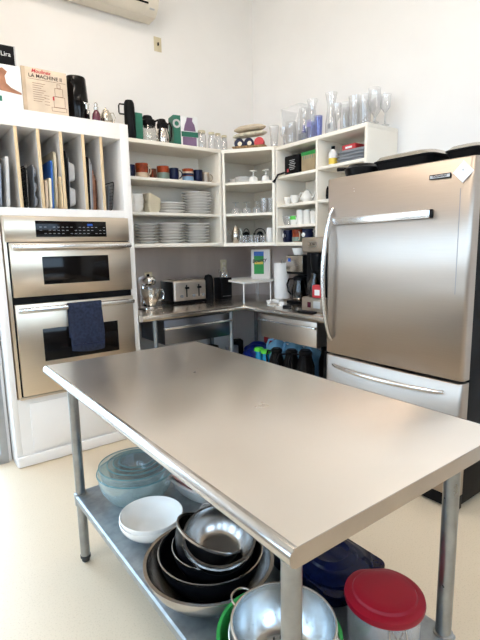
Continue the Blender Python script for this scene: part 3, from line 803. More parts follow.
# ------------------------------------------------------------ things on the corner unit
def cpos(s, off): v = P0 + dvv * s + Vector((.786, .618)) * off; return v.x, v.y
c1 = S1 + .003; c2 = S2 + .003; c3 = ZB + .026
x, y = cpos(.050, .20); b = BM(); lathe(b, bowl_prof(.045, .028, .032, .003, n=5), 30)
stack(2, 'dessert_bowl', b, M['white'], 'small white bowl at the left of the corner top shelf', 'bowl', x, y, c1, .016, 'small white bowls, corner unit', .001)
x, y = cpos(.165, .12); stack(4, 'side_plate', plate_bm(.080, .010), M['white'], 'small white plate of the stack on the corner unit', 'plate', x, y, c1, .011, 'small plates on the corner unit', .002)
def goblet(h=.10, r=.040, inv=True):
    p = [(0, .0), (.030, .0), (.030, .003), (.005, .008), (.004, h * .38), (.008, h * .44), (r * .8, h * .58), (r, h), (r - .0025, h), (r * .8 - .002, h * .6), (.004, h * .48), (0, h * .47)]
    if inv: p = [(q, h - z) for q, z in p]
    b = BM(); lathe(b, p, 28); return b
gw = None
for k, (s, off) in enumerate(((.255, .09), (.365, .09))):
    x, y = cpos(s, off)
    lab = ['upturned white stemmed cup beside the small plates on the corner unit', 'upturned white stemmed cup at the right of the corner unit top shelf'][k]
    if gw is None: gw = one('stemmed_cup', goblet(.095, .042), M['white'], lab, 'cup', (x, y, c1), group='upturned stemmed cups')
    else: dup(gw, (x, y, c1), None, lab)
gg = None
for k, (s, off) in enumerate(((.090, .09), (.190, .09), (.285, .09))):
    x, y = cpos(s, off)
    lab = ['leftmost upturned milky goblet on the corner middle shelf', 'second upturned milky goblet from the left on the corner middle shelf', 'rightmost upturned milky goblet on the corner middle shelf, beside the tall glasses'][k]
    if gg is None: gg = one('goblet', goblet(.098, .044), M['glassw'], lab, 'goblet', (x, y, c2), group='goblets on the corner middle shelf')
    else: dup(gg, (x, y, c2), None, lab)
def tumbler(r, h, flare=1.12, m='glass', t=.0022):
    b = BM(); lathe(b, [(0, 0), (r * .9, 0), (r, .004), (r * flare, h), (r * flare - t, h), (r - t, .008), (0, .008)], 28); return b
tg = None
for k, (s, off) in enumerate(((.350, .07), (.395, .11), (.330, .17))):
    x, y = cpos(s, off); lab = ['clear tumbler nearest the front edge of the corner middle shelf', 'clear tumbler nearest the right post of the corner unit', 'clear tumbler at the back of the corner middle shelf'][k]
    if tg is None: tg = one('tumbler', tumbler(.026, .125), M['glassw'], lab, 'glass', (x, y, c2), group='tumblers on the corner middle shelf')
    else: dup(tg, (x, y, c2), None, lab)
# bottom shelf of the corner: silver pot, dark kettle shapes, little jars
def teapot(name, label, loc, rz, r, h, m, spout=True, lidm=None, scale=1):
    t = thing(name, label, 'pot', loc, rz)
    b = BM(); lathe(b, [(0, 0), (r * .6, 0), (r * .65, .004), (r * .95, h * .25), (r, h * .4), (r * .8, h * .68), (r * .5, h * .85), (r * .45, h * .9), (0, h * .9)], 32); part('pot_body', b, m, t)
    b = BM(); lathe(b, [(r * .48, h * .88), (r * .4, h * .95), (r * .1, h), (r * .08, h * 1.03), (r * .13, h * 1.07), (0, h * 1.1)], 24); part('lid', b, lidm or m, t)
    b = BM(); tube(b, [(-r * .85, 0, h * .35), (-r * 1.35, 0, h * .5), (-r * 1.5, 0, h * .75), (-r * 1.75, 0, h * .88)], [r * .2, r * .13, r * .09, r * .08], 10); part('spout', b, m, t)
    b = BM(); tube(b, [(r * .6, 0, h * .8), (r * 1.2, 0, h * .85), (r * 1.5, 0, h * .6), (r * 1.3, 0, h * .35), (r * .9, 0, h * .25)], r * .07, 8); part('handle', b, m, t)
    return t
x, y = cpos(.085, .09); teapot('coffee_pot', 'silver coffee pot at the left of the corner bottom shelf', (x, y, c3), R(-60), .040, .145, M['polsteel'])
for k, (s, off, r) in enumerate(((.165, .17, .040), (.285, .19, .042))):
    x, y = cpos(s, off)
    t = thing('kettle', ['dark kettle left of centre behind the little jars in the corner unit', 'dark kettle right of centre behind the little jars in the corner unit'][k], 'kettle', (x, y, c3), R(20 - 60 * k))
    b = BM(); lathe(b, [(0, 0), (r * .9, 0), (r, .02), (r * .8, .07), (r * .4, .095), (0, .10)], 28); part('kettle_body', b, M['black'], t)
    b = BM(); tube(b, arc((0, 0, .075), .048, 0, 180, 12), .004, 8); part('handle', b, M['blackmat'], t)
    b = BM(); tube(b, [(-r * .8, 0, .045), (-r * 1.4, 0, .08)], [.012, .007], 8); part('spout', b, M['black'], t)
def jar_bm(r, h): b = BM(); lathe(b, [(0, 0), (r, 0), (r, h * .75), (r * .8, h * .82), (r * .8, h), (r * .8 - .002, h), (r * .8 - .002, h * .82), (r - .002, h * .74), (r - .002, .004), (0, .004)], 20); return b
sj = None
for k in range(9):
    s = .145 + k * .026; off = .035 + (k % 2) * .012; x, y = cpos(s, off)
    lab = 'small clear glass jar, %s along the front of the corner bottom shelf' % ['leftmost', 'second from left', 'third from left', 'fourth from left', 'middle one', 'fourth from right', 'third from right', 'second from right', 'rightmost'][k]
    if sj is None: sj = one('small_jar', jar_bm(.0115, .062), M['glassw'], lab, 'jar', (x, y, c3), group='small jars, corner bottom shelf')
    else: dup(sj, (x, y, c3), None, lab)
x, y = cpos(.395, .09); b = BM(); lathe(b, [(0, 0), (.030, 0), (.034, .01), (.034, .095), (.028, .11), (.028, .122), (0, .125)], 28)
one('canister', b, M['whitem'], 'white canister at the right end of the corner bottom shelf', 'canister', (x, y, c3))

# top of the corner unit: gift basket and crystal vase
x, y = cpos(.222, .13); zt = ZT - .003
bk = thing('basket', 'wicker basket with breads and small tins on top of the corner unit', 'basket', (x, y, zt), R(-52))
b = BM()
loft(b, [[(p, q, 0) for p, q in rrect(-.125, .125, -.07, .07, .02, 4)], [(p, q, .028) for p, q in rrect(-.15, .15, -.09, .09, .03, 4)], [(p, q, .028) for p, q in rrect(-.142, .142, -.082, .082, .026, 4)], [(p, q, .006) for p, q in rrect(-.12, .12, -.065, .065, .02, 4)]])
part('tray', b, M['wicker'], bk)
def blob(bm, c, r, sc, seg=20, noise=.0):
    rr = bmesh.ops.create_uvsphere(bm, u_segments=seg, v_segments=12, radius=r)
    for v in rr['verts']:
        v.co = Vector((v.co.x * sc[0] + c[0], v.co.y * sc[1] + c[1], v.co.z * sc[2] + c[2]))
for k, (px_, m, lab) in enumerate(((-.085, 'navyc', 'left navy tin with a pale label in the basket'), (-.0, 'navyc', 'right navy tin with a pale label in the basket'), (.09, 'redc', 'red tin in the basket on top of the corner unit'))):
    t = thing('round_tin', lab, 'tin', (x + .0, y, 0)); c_, s_ = math.cos(R(-52)), math.sin(R(-52))
    lx_, ly_ = px_, -.035; t.location = (x + lx_ * c_ - ly_ * s_, y + lx_ * s_ + ly_ * c_, zt + .054); t.rotation_euler = (R(-8), 0, R(-52))
    b = BM(); mt = Matrix.Rotation(R(90), 4, 'X'); lathe(b, [(0, -.026), (.040, -.026), (.042, -.022), (.042, .022), (.040, .026), (0, .026)], 28, mt=mt); part('tin_body', b, M[m], t)
    if k < 2:
        b = BM(); lathe(b, [(0, .0275), (.019, .0272), (.019, .025)], 20, cx=.008, cy=-.006, mt=mt); part('label', b, M['cream'], t)
# two woven trivets/breads leaning on the tins
for k, (dz, w, rx, m, lab) in enumerate(((.133, .152, 9, 'bread', 'big pale oval straw mat lying over the tins in the basket'), (.182, .140, 2, 'card', 'upper tan oval straw mat topping the basket pile'))):
    b = BM(); lathe(b, [(0, -.020), (w * .8, -.018), (w, -.004), (w, .004), (w * .8, .018), (0, .026)], 36, sy=.62)
    o = one('straw_mat', b, M[m], lab, 'mat', (x - .002, y, zt + dz), (R(rx), R(-4), R(-52)))
b = BM(); lathe(b, [(0, 0), (.030, 0), (.030, .02), (.032, .05), (.036, .12), (.044, .185), (.040, .185), (.032, .12), (.028, .05), (.026, .025), (0, .02)], 10)
x, y = cpos(.432, .13); one('crystal_vase', b, M['glassw'], 'cut crystal vase between the gift basket and the big clear pitcher', 'vase', (x, y, zt), ang=10)

# ------------------------------------------------------------ right unit contents
rz1, rz2, rz3, rz4 = 1.956, 1.726, 1.556, ZB + .021
def label_plate(b): pass
# black box and green/kraft box, text facing -x
FX = (R(90), 0, R(-90))
bx = thing('gift_box', 'black printed box with white lettering on the upper shelf of the right unit', 'box', (2.76, 2.850, rz1))
b = BM(); box(b, -.075, .075, -.085, .085, 0, .155, .002); part('box_body', b, M['black'], bx)
for k in range(6):
    b = BM(); w = [.05, .07, .06, .075, .05, .065][k]; box(b, -.0762, -.075, -w / 2, w / 2, .045 + k * .014, .049 + k * .014); part('print_line', b, M['lgrey'], bx)
b = BM(); box(b, -.0762, -.075, .040, .060, .03, .055); part('seal', b, M['redc'], bx)
b = BM(); box(b, 2.70, 2.715, 2.935, 2.955, rz1, rz1 + .15, .003)
one('folder', b, M['blackmat'], 'slim black folder standing left of the black printed box', 'folder')
bx = thing('tea_box', 'kraft brown box with a green lid edge beside the black printed box', 'box', (2.75, 2.665, rz1))
b = BM(); box(b, -.07, .07, -.072, .072, 0, .128, .002); part('box_body', b, M['kraft'], bx)
b = BM(); box(b, -.072, .072, -.074, .074, .128, .156, .002); part('green_lid', b, M['green'], bx)
for k in range(5):
    b = BM(); box(b, -.0712, -.07, -.055 + k * .025, -.046 + k * .025, .10, .125); part('printed_leaf', b, M['teal'], bx)
# strap hanging over the edge
b = BM(); tube(b, [(2.655, 2.905, rz1 + .026), (2.64, 2.922, rz1 + .018), (2.610, 2.94, rz1 + .008), (2.603, 2.962, rz1 - .025), (2.600, 2.985, rz1 - .045)], [.006, .008, .008, .007, .012], 8)
one('strap', b, M['black'], 'black strap hanging over the shelf edge beside the black printed box', 'strap')
# cups shelf 2
cupm = None
def teacup(label, x, y, z, r=.042, h=.06, m='white', rz=0, grp='white cups on the right unit'):
    t = thing('teacup', label, 'cup', (x, y, z), rz, grp)
    b = BM(); lathe(b, bowl_prof(r, r * .5, h, .003, n=6, foot=.004), 28); part('cup_body', b, M[m], t)
    b = BM(); tube(b, [(r * .85, 0, h * .75), (r * 1.35, 0, h * .8), (r * 1.5, 0, h * .55), (r * 1.1, 0, h * .3), (r * .7, 0, h * .25)], .003, 6); part('handle', b, M[m], t)
    return t
teacup('white cup at the left end of the second shelf', 2.70, 2.918, rz2, .034, .058, rz=R(250))
teacup('white cup second from the left on the second shelf', 2.71, 2.842, rz2, .040, .066, rz=R(160))
teacup('white cup at the back of the second shelf, right of centre', 2.80, 2.86, rz2, .040, .055)
teapot('teapot', 'round white teapot at the right of the second shelf', (2.72, 2.715, rz2), R(100), .050, .098, M['white'])
b = BM(); lathe(b, [(0, 0), (.014, 0), (.014, .06), (.008, .075), (.008, .10), (0, .10)], 16); one('small_bottle', b, M['grey'], 'slim dark bottle at the right end of the second shelf', 'bottle', (2.70, 2.57, rz2))
# shelf 3
b = BM(); lathe(b, bowl_prof(.045, .025, .075, .002, n=6), 28); one('glass_cup', b, M['glassw'], 'clear glass cup at the left of the third shelf, beside the green cup', 'cup', (2.70, 2.917, rz3))
mug('white cup with a green band on the third shelf', 2.70, 2.835, rz3, .038, .075, M['white'], None, M['lime'], R(-120), band_z=(.5, .95))
for k, (yy, h, r) in enumerate(((2.765, .118, .034), (2.690, .112, .033), (2.615, .10, .032))):
    b = BM(); lathe(b, [(0, 0), (r, 0), (r, h * .78), (r * 1.03, h * .8), (r * 1.03, h * .92), (r * .8, h), (0, h)], 26)
    one('canister', b, M['white'], ['tall white canister just right of the green banded cup', 'middle white canister of the three on the third shelf', 'rightmost and shortest white canister on the third shelf'][k], 'canister', (2.70, yy, rz3), group='white canisters')
# shelf 4 mugs
gm2 = 'mugs on the bottom shelf of the right unit'
for k, (yy, m, hm, bd, lab) in enumerate(((2.905, 'navyc', 'navyc', None, 'navy mug with a white patch, left on the bottom shelf'), (2.790, 'orange', 'sand', 'teal', 'rust mug with a grey base between two navy mugs'), (2.675, 'navyc', 'white', None, 'navy mug with a white patch, right of the rust mug'))):
    mgx = mug(lab, 2.69, yy, rz4, .044, .100, M[m], M[hm], M[bd] if bd else None, R(200 + 40 * k), gm2)
    if m == 'navyc':
        b = BM(); lathe(b, [(0, .002), (.018, .001), (.020, -.006)], 16, mt=Matrix.Rotation(R(-(200 + 40 * k)), 4, 'Z') @ Matrix.Translation((-.045, .006, .055)) @ Matrix.Rotation(R(-90), 4, 'Y')); part('patch', b, M['whitem'], mgx)
for k, yy in enumerate((2.585, 2.545)):
    t = thing('spice_jar', ['small grey-lidded glass jar next to the right navy mug', 'small grey-lidded glass jar nearest the tan coffee machine'][k], 'jar', (2.70, yy, rz4))
    part('glass_body', jar_bm(.018, .075), M['glassw'], t); b = BM(); lathe(b, [(0, .074), (.017, .074), (.017, .09), (0, .09)], 20); part('lid', b, M['grey'], t)
# column 2
bt = thing('cleaner_bottle', 'white bottle with a yellow label at the left of the second column', 'bottle', (2.70, 2.425, 1.966))
b = BM(); lathe(b, [(0, 0), (.030, 0), (.032, .008), (.032, .09), (.018, .115), (.013, .12), (0, .12)], 26); part('bottle_body', b, M['whitem'], bt)
b = BM(); lathe(b, [(.0325, .012), (.0328, .055)], 26); part('label_band', b, M['yellow'], bt)
b = BM(); lathe(b, [(0, .12), (.014, .12), (.014, .142), (0, .142)], 18); part('cap', b, M['black'], bt)
for k in range(4):
    b = BM(); prism(b, rrect(-.11, .11, -.125, .125, .02, 4), 0, .006); prism(b, rrect(-.10, .10, -.115, .115, .02, 4), .006, .020)
    one('folded_case', b, M['grey'], ['bottom', 'second from bottom', 'second from top', 'top'][k] + ' dark grey flat tray in the stack beside the yellow-labelled bottle', 'tray', (2.76, 2.235 - .004 * k, 1.966 + .0215 * k), (0, 0, R([0, 2, -2, 1][k])), 'flat grey trays')
b = BM(); box(b, -.05, .05, -.06, .06, 0, .040, .003)
t = one('red_box', b, M['redc'], 'small red box on top of the flat grey trays', 'box', (2.74, 2.27, 1.966 + .088))
b = BM(); box(b, -.0512, -.05, -.03, .03, .012, .026); part('label', b, M['whitem'], t)
b = BM(); lathe(b, [(0, 0), (.012, 0), (.014, .03), (.012, .08), (.006, .09), (.006, .10), (0, .10)], 14)
one('small_bottle', b, M['black'], 'small black bottle at the left of the second column, just above the fridge line', 'bottle', (2.70, 2.475, 1.726))

# top of right unit: glass vessels
zr = 2.191
def vessel(label, y, prof_, m='glass', x=2.76, cat='vase', name='glass_vase', seg=32, group='glassware along the top of the right unit', ang=35):
    t = .0022; p = [(0, 0)] + prof_ + [(r - t, z) for r, z in prof_[::-1] if z > .004] + [(0, .006)]
    b = BM(); lathe(b, p, seg); return one(name, b, M[m], label, cat, (x, y, zr), group=group, ang=ang)
# big clear square container
b = BM(); def_t = .004
loft(b, [rr2(.085, .105, 0, .02), rr2(.092, .115, .30, .022), rr2(.096, .119, .302, .022), rr2(.096, .119, .310, .022), rr2(.088, .111, .310, .02), rr2(.081, .101, .006, .018)])
one('storage_box', b, M['glassw'], 'large clear square container at the left end on top of the right unit', 'container', (2.80, 2.92 - .02, zr))
vessel('small clear goblet in front of the large clear square container', 2.93, [(.026, 0), (.026, .003), (.005, .006), (.005, .06), (.030, .09), (.034, .15)], 'glassw', 2.67, 'goblet', 'goblet')
vessel('clear pitcher just in front of the large square container', 2.845, [(.035, 0), (.040, .02), (.042, .10), (.036, .15), (.042, .17)], 'glassw', 2.67, 'pitcher', 'pitcher')
v = vessel('tall clear carafe with a grey label, left of the lilac bottle', 2.745, [(.036, 0), (.042, .01), (.044, .08), (.030, .17), (.030, .20), (.044, .255)], 'glassw', 2.72)
b = BM(); mt = Matrix.Rotation(R(180), 4, 'Z'); box(b, -.046, -.0445, -.022, .022, .02, .065); part('label', b, M['grey'], v)
v = vessel('tall carafe with a lilac printed label, near the middle of the top', 2.630, [(.032, 0), (.038, .01), (.038, .13), (.028, .18), (.026, .22), (.042, .290)], 'glassw', 2.69)
b = BM(); lathe(b, [(.0385, .010), (.0388, .125)], 28); part('label_band', b, M['glassb'], v)
b = BM()
for k in range(5): box(b, -.0405, -.0385, -.022 + k * .009, -.017 + k * .009, .09, .14 - (k % 2) * .02)
part('label', b, M['lilac'], v)
v = vessel('small dark-labelled bottle between the two tall carafes', 2.685, [(.018, 0), (.020, .01), (.020, .06), (.010, .085), (.010, .11)], 'glassb', 2.655, 'bottle', 'glass_bottle')
b = BM(); lathe(b, [(.0205, .012), (.0205, .055)], 20); part('label_band', b, M['grey'], v)
vessel('pale blue glass right of the lilac-labelled carafe', 2.555, [(.024, 0), (.026, .01), (.030, .155)], 'glassb', 2.68, 'glass', 'tumbler')
v = vessel('tallest clear carafe with a dark tag, right of the pale blue glass', 2.475, [(.040, 0), (.045, .01), (.045, .09), (.030, .19), (.030, .23), (.044, .305)], 'glassw', 2.73)
b = BM(); box(b, -.047, -.045, -.035, -.008, .045, .080); part('tag', b, M['grey'], v)
gp = [[(.030, 0), (.030, .003), (.006, .008), (.005, .08), (.034, .12), (.038, .20)], [(.028, 0), (.036, .01), (.040, .19)], [(.036, 0), (.040, .02), (.036, .12), (.044, .21)], [(.030, 0), (.032, .01), (.040, .20)], [(.032, 0), (.032, .003), (.006, .008), (.005, .07), (.040, .12), (.040, .22)]]
k = 0
for row in range(2):
    for j in range(5):
        yy = 2.385 - j * .082; xx = 2.69 + row * .12
        nm = ['leftmost', 'second from left', 'middle', 'second from right', 'rightmost'][j]
        kind = ['stemmed glass', 'straight glass', 'waisted vase', 'straight glass', 'stemmed glass'][(j + row) % 5]
        vessel('%s clear %s, %s glass row, right end of the shelf top' % (nm, kind, ['front', 'back'][row]), yy, gp[(j + row) % 5], 'glassw', xx, 'glass', kind.replace(' ', '_'))

# ------------------------------------------------------------ top of left unit
zl = ZT + .001
th = thing('thermos', 'tall slim black thermos at the left end on top of the left unit', 'thermos', (1.548, 3.42, zl), R(170))
b = BM(); lathe(b, [(0, 0), (.038, 0), (.040, .004), (.040, .225), (.037, .262), (.028, .280), (0, .284)], 30); part('flask_body', b, M['black'], th)
b = BM(); tube(b, [(.036, 0, .25), (.072, 0, .25), (.078, 0, .235), (.078, 0, .19), (.072, 0, .18), (.040, 0, .18)], .006, 8); part('handle', b, M['black'], th)
b = BM(); box(b, -.030, .030, -.03, .03, 0, .205, .004)
one('tea_carton', b, M['dgreen'], 'dark green carton between the black thermos and the glass carafe', 'carton', (1.622, 3.445, zl))
def carafe(label, loc, rz, r, h, bodym, capm, name='coffee_carafe'):
    t = thing(name, label, 'carafe', loc, rz)
    b = BM(); lathe(b, [(0, 0), (r * .9, 0), (r, .01), (r, h * .38), (r * .72, h * .62), (r * .68, h * .70), (r * .66, h * .70), (r * .7, h * .62), (r - .003, h * .38), (r - .003, .012), (0, .004)], 36); part('glass_body', b, bodym, t)
    b = BM(); lathe(b, [(r * .69, h * .60), (r * .80, h * .66), (r * .84, h * .80), (r * .70, h * .86), (0, h * .88)], 28); part('lid', b, capm, t)
    b = BM(); lathe(b, [(r * .6, h * .86), (r * .62, h * .93), (r * .5, h), (0, h)], 24, cx=-r * .15); part('lid_knob', b, capm, t)
    b = BM(); tube(b, [(r * .75, 0, h * .74), (r * 1.35, 0, h * .80), (r * 1.62, 0, h * .62), (r * 1.55, 0, h * .30), (r * 1.35, 0, h * .12)], [.009, .010, .010, .009, .006], 8, flat=.7); part('handle', b, capm, t)
    return t
carafe('glass coffee carafe with a black lid beside the dark green carton', (1.722, 3.46, zl), R(-62), .066, .205, M['glass'], M['black'])
carafe('steel coffee carafe with a black lid and handle beside the glass one', (1.850, 3.47, zl), R(-70), .056, .200, M['polsteel'], M['black'])
bx = thing('carafe_box', 'green and white carton showing a purple coffee pot on top of the left unit', 'box', (2.035, 3.46, zl), R(-10))
b = BM(); box(b, -.105, .105, -.06, .06, 0, .235, .002); part('box_body', b, M['whitem'], bx)
b = BM(); box(b, -.106, -.045, -.0615, -.060, .001, .234); box(b, -.1062, -.105, -.06, .06, .001, .234); part('green_side', b, M['dgreen'], bx)
b = BM(); box(b, -.04, .105, -.0618, -.0605, .075, .115); part('green_band', b, M['dgreen'], bx)
b = BM(); mt = Matrix(((1, 0, 0, 0), (0, 0, 1, 0), (0, 1, 0, 0), (0, 0, 0, 1)))
prism(b, [(-.02, .12), (.085, .12), (.075, .17), (.055, .20), (.06, .225), (.01, .225), (.005, .20), (-.01, .165)], -.0616, -.0605, mt); prism(b, [(-.03, .005), (.09, .005), (.09, .074), (-.03, .074)], -.0616, -.0605, mt)
part('printed_pot', b, M['purple'], bx)
b = BM(); lathe(b, [(.018, -.001), (.034, -.001), (.034, .001), (.018, .001)], 24, cx=-.078, cy=.17, mt=Matrix.Rotation(R(90), 4, 'X') @ Matrix.Translation((0, 0, .0615))); part('printed_ring', b, M['lgrey'], bx)
b = BM(); lathe(b, [(0, 0), (.038, 0), (.040, .01), (.040, .11), (.034, .12), (.034, .13), (.031, .13), (.037, .11), (.037, .012), (0, .008)], 28)
t = one('glass_jar', b, M['glassw'], 'wide glass jar with a beige lid right of the coffee pot carton', 'jar', (2.195, 3.44, zl)); b = BM(); lathe(b, [(0, .130), (.036, .130), (.036, .148), (0, .148)], 24); part('lid', b, M['beige'], t)
for k, (xx, h, r) in enumerate(((2.285, .125, .030), (2.365, .13, .028), (2.43, .125, .028))):
    t = thing('glass_jar', ['clear jar with a beige lid, left of three small ones near the corner', 'clear jar with a beige lid, middle of three small ones near the corner', 'clear jar with a beige lid, nearest the gift basket of three'][k], 'jar', (xx, 3.42 if k < 1 else 3.44, zl - (.004 if k == 2 else 0)), group='small clear jars')
    part('glass_body', jar_bm(r, h), M['glassw'], t); b = BM(); lathe(b, [(0, h + .001), (r * .85, h + .001), (r * .85, h + .018), (0, h + .018)], 20); part('lid', b, M['beige'], t)
t = thing('salt_shaker', 'small white shaker with a pale cap left of the gift basket', 'shaker', (2.475, 3.33, zl - .004))
b = BM(); lathe(b, [(0, 0), (.020, 0), (.023, .01), (.020, .055), (.013, .07), (0, .07)], 20); part('shaker_body', b, M['whitem'], t)
b = BM(); lathe(b, [(0, .071), (.014, .071), (.013, .09), (0, .094)], 18); part('cap', b, M['beige'], t)

# ------------------------------------------------------------ top of oven cabinet
zo = 2.226
bx = thing('appliance_box', 'white box with a brown animal picture and teal label on the oven cabinet', 'box', (.625, 3.26, zo), R(-3))
b = BM(); box(b, -.12, .12, -.10, .10, 0, .255, .002); part('box_body', b, M['whitem'], bx)
b = BM(); mt = Matrix(((1, 0, 0, 0), (0, 0, 1, 0), (0, 1, 0, 0), (0, 0, 0, 1)))
prism(b, [(-.10, .115), (.115, .095), (.115, .105), (.06, .128), (.035, .15), (.03, .19), (.045, .215), (.02, .235), (-.01, .225), (-.03, .20), (-.02, .17), (-.10, .15)], -.1015, -.1002, mt); part('printed_picture', b, M['copper'], bx)
b = BM(); box(b, -.06, .005, -.1015, -.1002, .045, .075); part('printed_label', b, M['dgreen'], bx)
b = BM(); box(b, -.03, -.012, -.1022, -.1014, .052, .068); part('printed_mark', b, M['whitem'], bx)
bx = thing('knife_box', 'black box with white lettering lying on the white box, far left', 'box', (.600, 3.25, zo + .2565), R(-4))
b = BM(); box(b, -.15, .125, -.09, .09, 0, .105, .002); part('box_body', b, M['blackmat'], bx)
text('lettering', 'for Lira', .036, M['whitem'], bx, (.045, -.0912, .055), FRONT)
b = BM(); box(b, .118, .126, -.0912, .0915, -.0, .106); part('silver_corner', b, M['lgrey'], bx)
bx = thing('food_processor_box', 'aged tan carton for a food processor with red and dark lettering', 'box', (.885, 3.265, zo), R(-2))
b = BM(); box(b, -.134, .134, -.09, .09, 0, .275, .002); part('box_body', b, M['card'], bx)
b = BM(); box(b, -.1345, -.112, -.0908, -.0895, .001, .274); part('spine_strip', b, M['sand'], bx)
text('red_script', 'Moulinex', .030, M['inkred'], bx, (-.02, -.0912, .256), FRONT, 1.0, .25, bold=.0006)
text('title', 'LA MACHINE II', .030, M['ink'], bx, (.005, -.0912, .228), FRONT, 1.0, bold=.0004)
b = BM()
box(b, -.10, .125, -.0912, -.0902, .208, .210)
for k in range(9): box(b, -.075, -.075 + .075 - (k % 3) * .012, -.0912, -.0902, .185 - k * .013, .1875 - k * .013)
for k in range(4): box(b, -.01, .02, -.0912, -.0902, .12 - k * .018, .1225 - k * .018)
part('printed_lines', b, M['inkbr'], bx)
b = BM()
def orect(x0, x1, z0, z1, w=.0022):
    box(b, x0, x1, -.0912, -.0902, z0, z0 + w); box(b, x0, x1, -.0912, -.0902, z1 - w, z1); box(b, x0, x0 + w, -.0912, -.0902, z0, z1); box(b, x1 - w, x1, -.0912, -.0902, z0, z1)
orect(.045, .115, .06, .125); orect(.055, .105, .125, .175); orect(.07, .092, .175, .20); orect(.03, .122, .035, .06)
part('line_drawing', b, M['inkbr'], bx)
b = BM(); box(b, .040, .050, -.0914, -.0904, .10, .122); part('red_dot', b, M['inkred'], bx)

ds_ = thing('drink_dispenser', 'tall black dispenser with a chrome tap on the oven cabinet', 'dispenser', (1.108, 3.26, zo))
b = BM()
def el(rx, ry, z, cx=0): return [(cx + rx * math.cos(2 * PI * k / 40), ry * math.sin(2 * PI * k / 40), z) for k in range(40)]
loft(b, [el(.066, .06, 0, .004), el(.071, .065, .01, .004), el(.068, .062, .15, 0), el(.064, .058, .285, -.004), el(.060, .054, .293, -.004)])
part('tank', b, M['blackgl'], ds_)
b = BM(); tube(b, [(.030, -.058, .075), (.030, -.095, .075), (.030, -.105, .065), (.030, -.107, .045)], .009, 10); lathe(b, [(0, .08), (.010, .08), (.010, .11), (0, .112)], 12, cx=.030, cy=-.085); box(b, .010, .050, -.090, -.078, .110, .122, .003)
part('tap', b, M['chrome'], ds_)
pp = thing('pepper_mill', 'small dark red mill with a chrome top beside the black dispenser', 'mill', (1.196, 3.165, zo))
b = BM(); lathe(b, [(0, 0), (.026, 0), (.030, .02), (.026, .055), (.014, .078), (0, .08)], 24); part('mill_body', b, M['maroon'], pp)
b = BM(); lathe(b, [(0, .081), (.014, .081), (.015, .098), (.010, .105), (.012, .118), (.006, .128), (0, .13)], 20); part('cap', b, M['polsteel'], pp)
teapot('teapot', 'small tarnished silver teapot at the right end of the oven cabinet', (1.285, 3.225, zo), R(0), .045, .115, M['silver'])

# ------------------------------------------------------------ worktop and what stands on it
WZ = .905
KX, KY = 2.293, 3.028
wt = thing('worktop', 'L-shaped stainless steel worktop running along both walls', 'counter', (2.3, 3.05, 0)); wo = Vector(wt.location)
b = BM()
poly = [(1.388, KY), (KX, KY), (KX, 2.03), (XR - .006, 2.03), (XR - .006, YB - .006), (1.388, YB - .006)]
def off_poly(d):
    # only the two front edges move
    return [(1.388, KY + d), (KX + d, KY + d), (KX + d, 2.03), (XR - .006, 2.03), (XR - .006, YB - .006), (1.388, YB - .006)]
loft(b, [[(x - wo.x, y - wo.y, z) for x, y in off_poly(d)] for d, z in ((.02, WZ - .045), (.004, WZ - .040), (0, WZ - .030), (0, WZ - .012), (.004, WZ - .003), (.014, WZ))])
part('counter_top', b, M['wtop'], wt)
for (x, y) in ((1.515, 3.10), (2.215, 3.10), (2.93, 3.655), (2.36, 2.08), (2.36, 3.62), (1.5, 3.62)):
    b = BM(); lathe(b, [(0, .0), (.018, .0), (.018, WZ - .046), (0, WZ - .046)], 18, x - wo.x, y - wo.y); part('leg', b, M['galv'], wt)
b = BM(); box(b, 1.40 - wo.x, 2.26 - wo.x, 3.07 - wo.y, 3.66 - wo.y, .31, .332); box(b, 2.32 - wo.x, XR - .03 - wo.x, 2.05 - wo.y, 3.66 - wo.y, .31, .332); part('lower_shelf', b, M['galv'], wt)
# drawer under left run
def drawer(label_, cx, cy, rz, w, h, z, m, tray=False):
    b = BM()
    d = part('drawer', b, m, wt)
    return d
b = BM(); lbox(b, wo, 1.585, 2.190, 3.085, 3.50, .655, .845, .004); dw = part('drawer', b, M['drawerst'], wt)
b = BM(); lbox(b, wo, 1.575, 2.200, 3.052, 3.085, .775, .795, .006); part('pull_lip', b, M['handle'], dw)
b = BM(); lbox(b, wo, 2.345, 2.70, 2.24, 2.86, .66, .845, .004); dw = part('drawer', b, M['toaster'], wt)
b = BM(); lbox(b, wo, 2.318, 2.345, 2.235, 2.865, .795, .812, .005); part('pull_lip', b, M['handle'], dw)
# backsplash
b = BM(); box(b, 1.388, XR - .007, YB - .005, YB, WZ, ZB - .002); tag(struct('trim_1', b, M['splash']), None, None)
b = BM(); box(b, XR - .005, XR, 2.03, YB - .006, WZ, ZB - .012); struct('trim_2', b, M['splash'])

# stand mixer
mx = thing('stand_mixer', 'stand mixer with a steel bowl at the left end of the worktop', 'mixer', (1.612, 3.36, WZ + .001), R(0))
b = BM(); box(b, -.075, .075, -.07, .13, 0, .025, .010); box(b, -.03, .03, .07, .125, .025, .19, .012); box(b, -.042, .042, -.05, .14, .190, .262, .028, 3); part('mixer_body', b, M['chrome'], mx)
b = BM(); lathe(b, bowl_prof(.078, .035, .135, .002, lip=.003, n=8, foot=.006), 40, mt=Matrix.Translation((-.0, -.01, .027))); part('steel_bowl', b, M['polsteel'], mx)
b = BM(); tube(b, [(.070, -.01, .145), (.105, -.01, .150), (.118, -.01, .115), (.108, -.01, .075), (.066, -.01, .062)], .006, 8); part('bowl_handle', b, M['chrome'], mx)
b = BM(); lathe(b, [(0, .262), (.012, .262), (.012, .28), (0, .28)], 16, cy=.02); part('speed_knob', b, M['black'], mx)

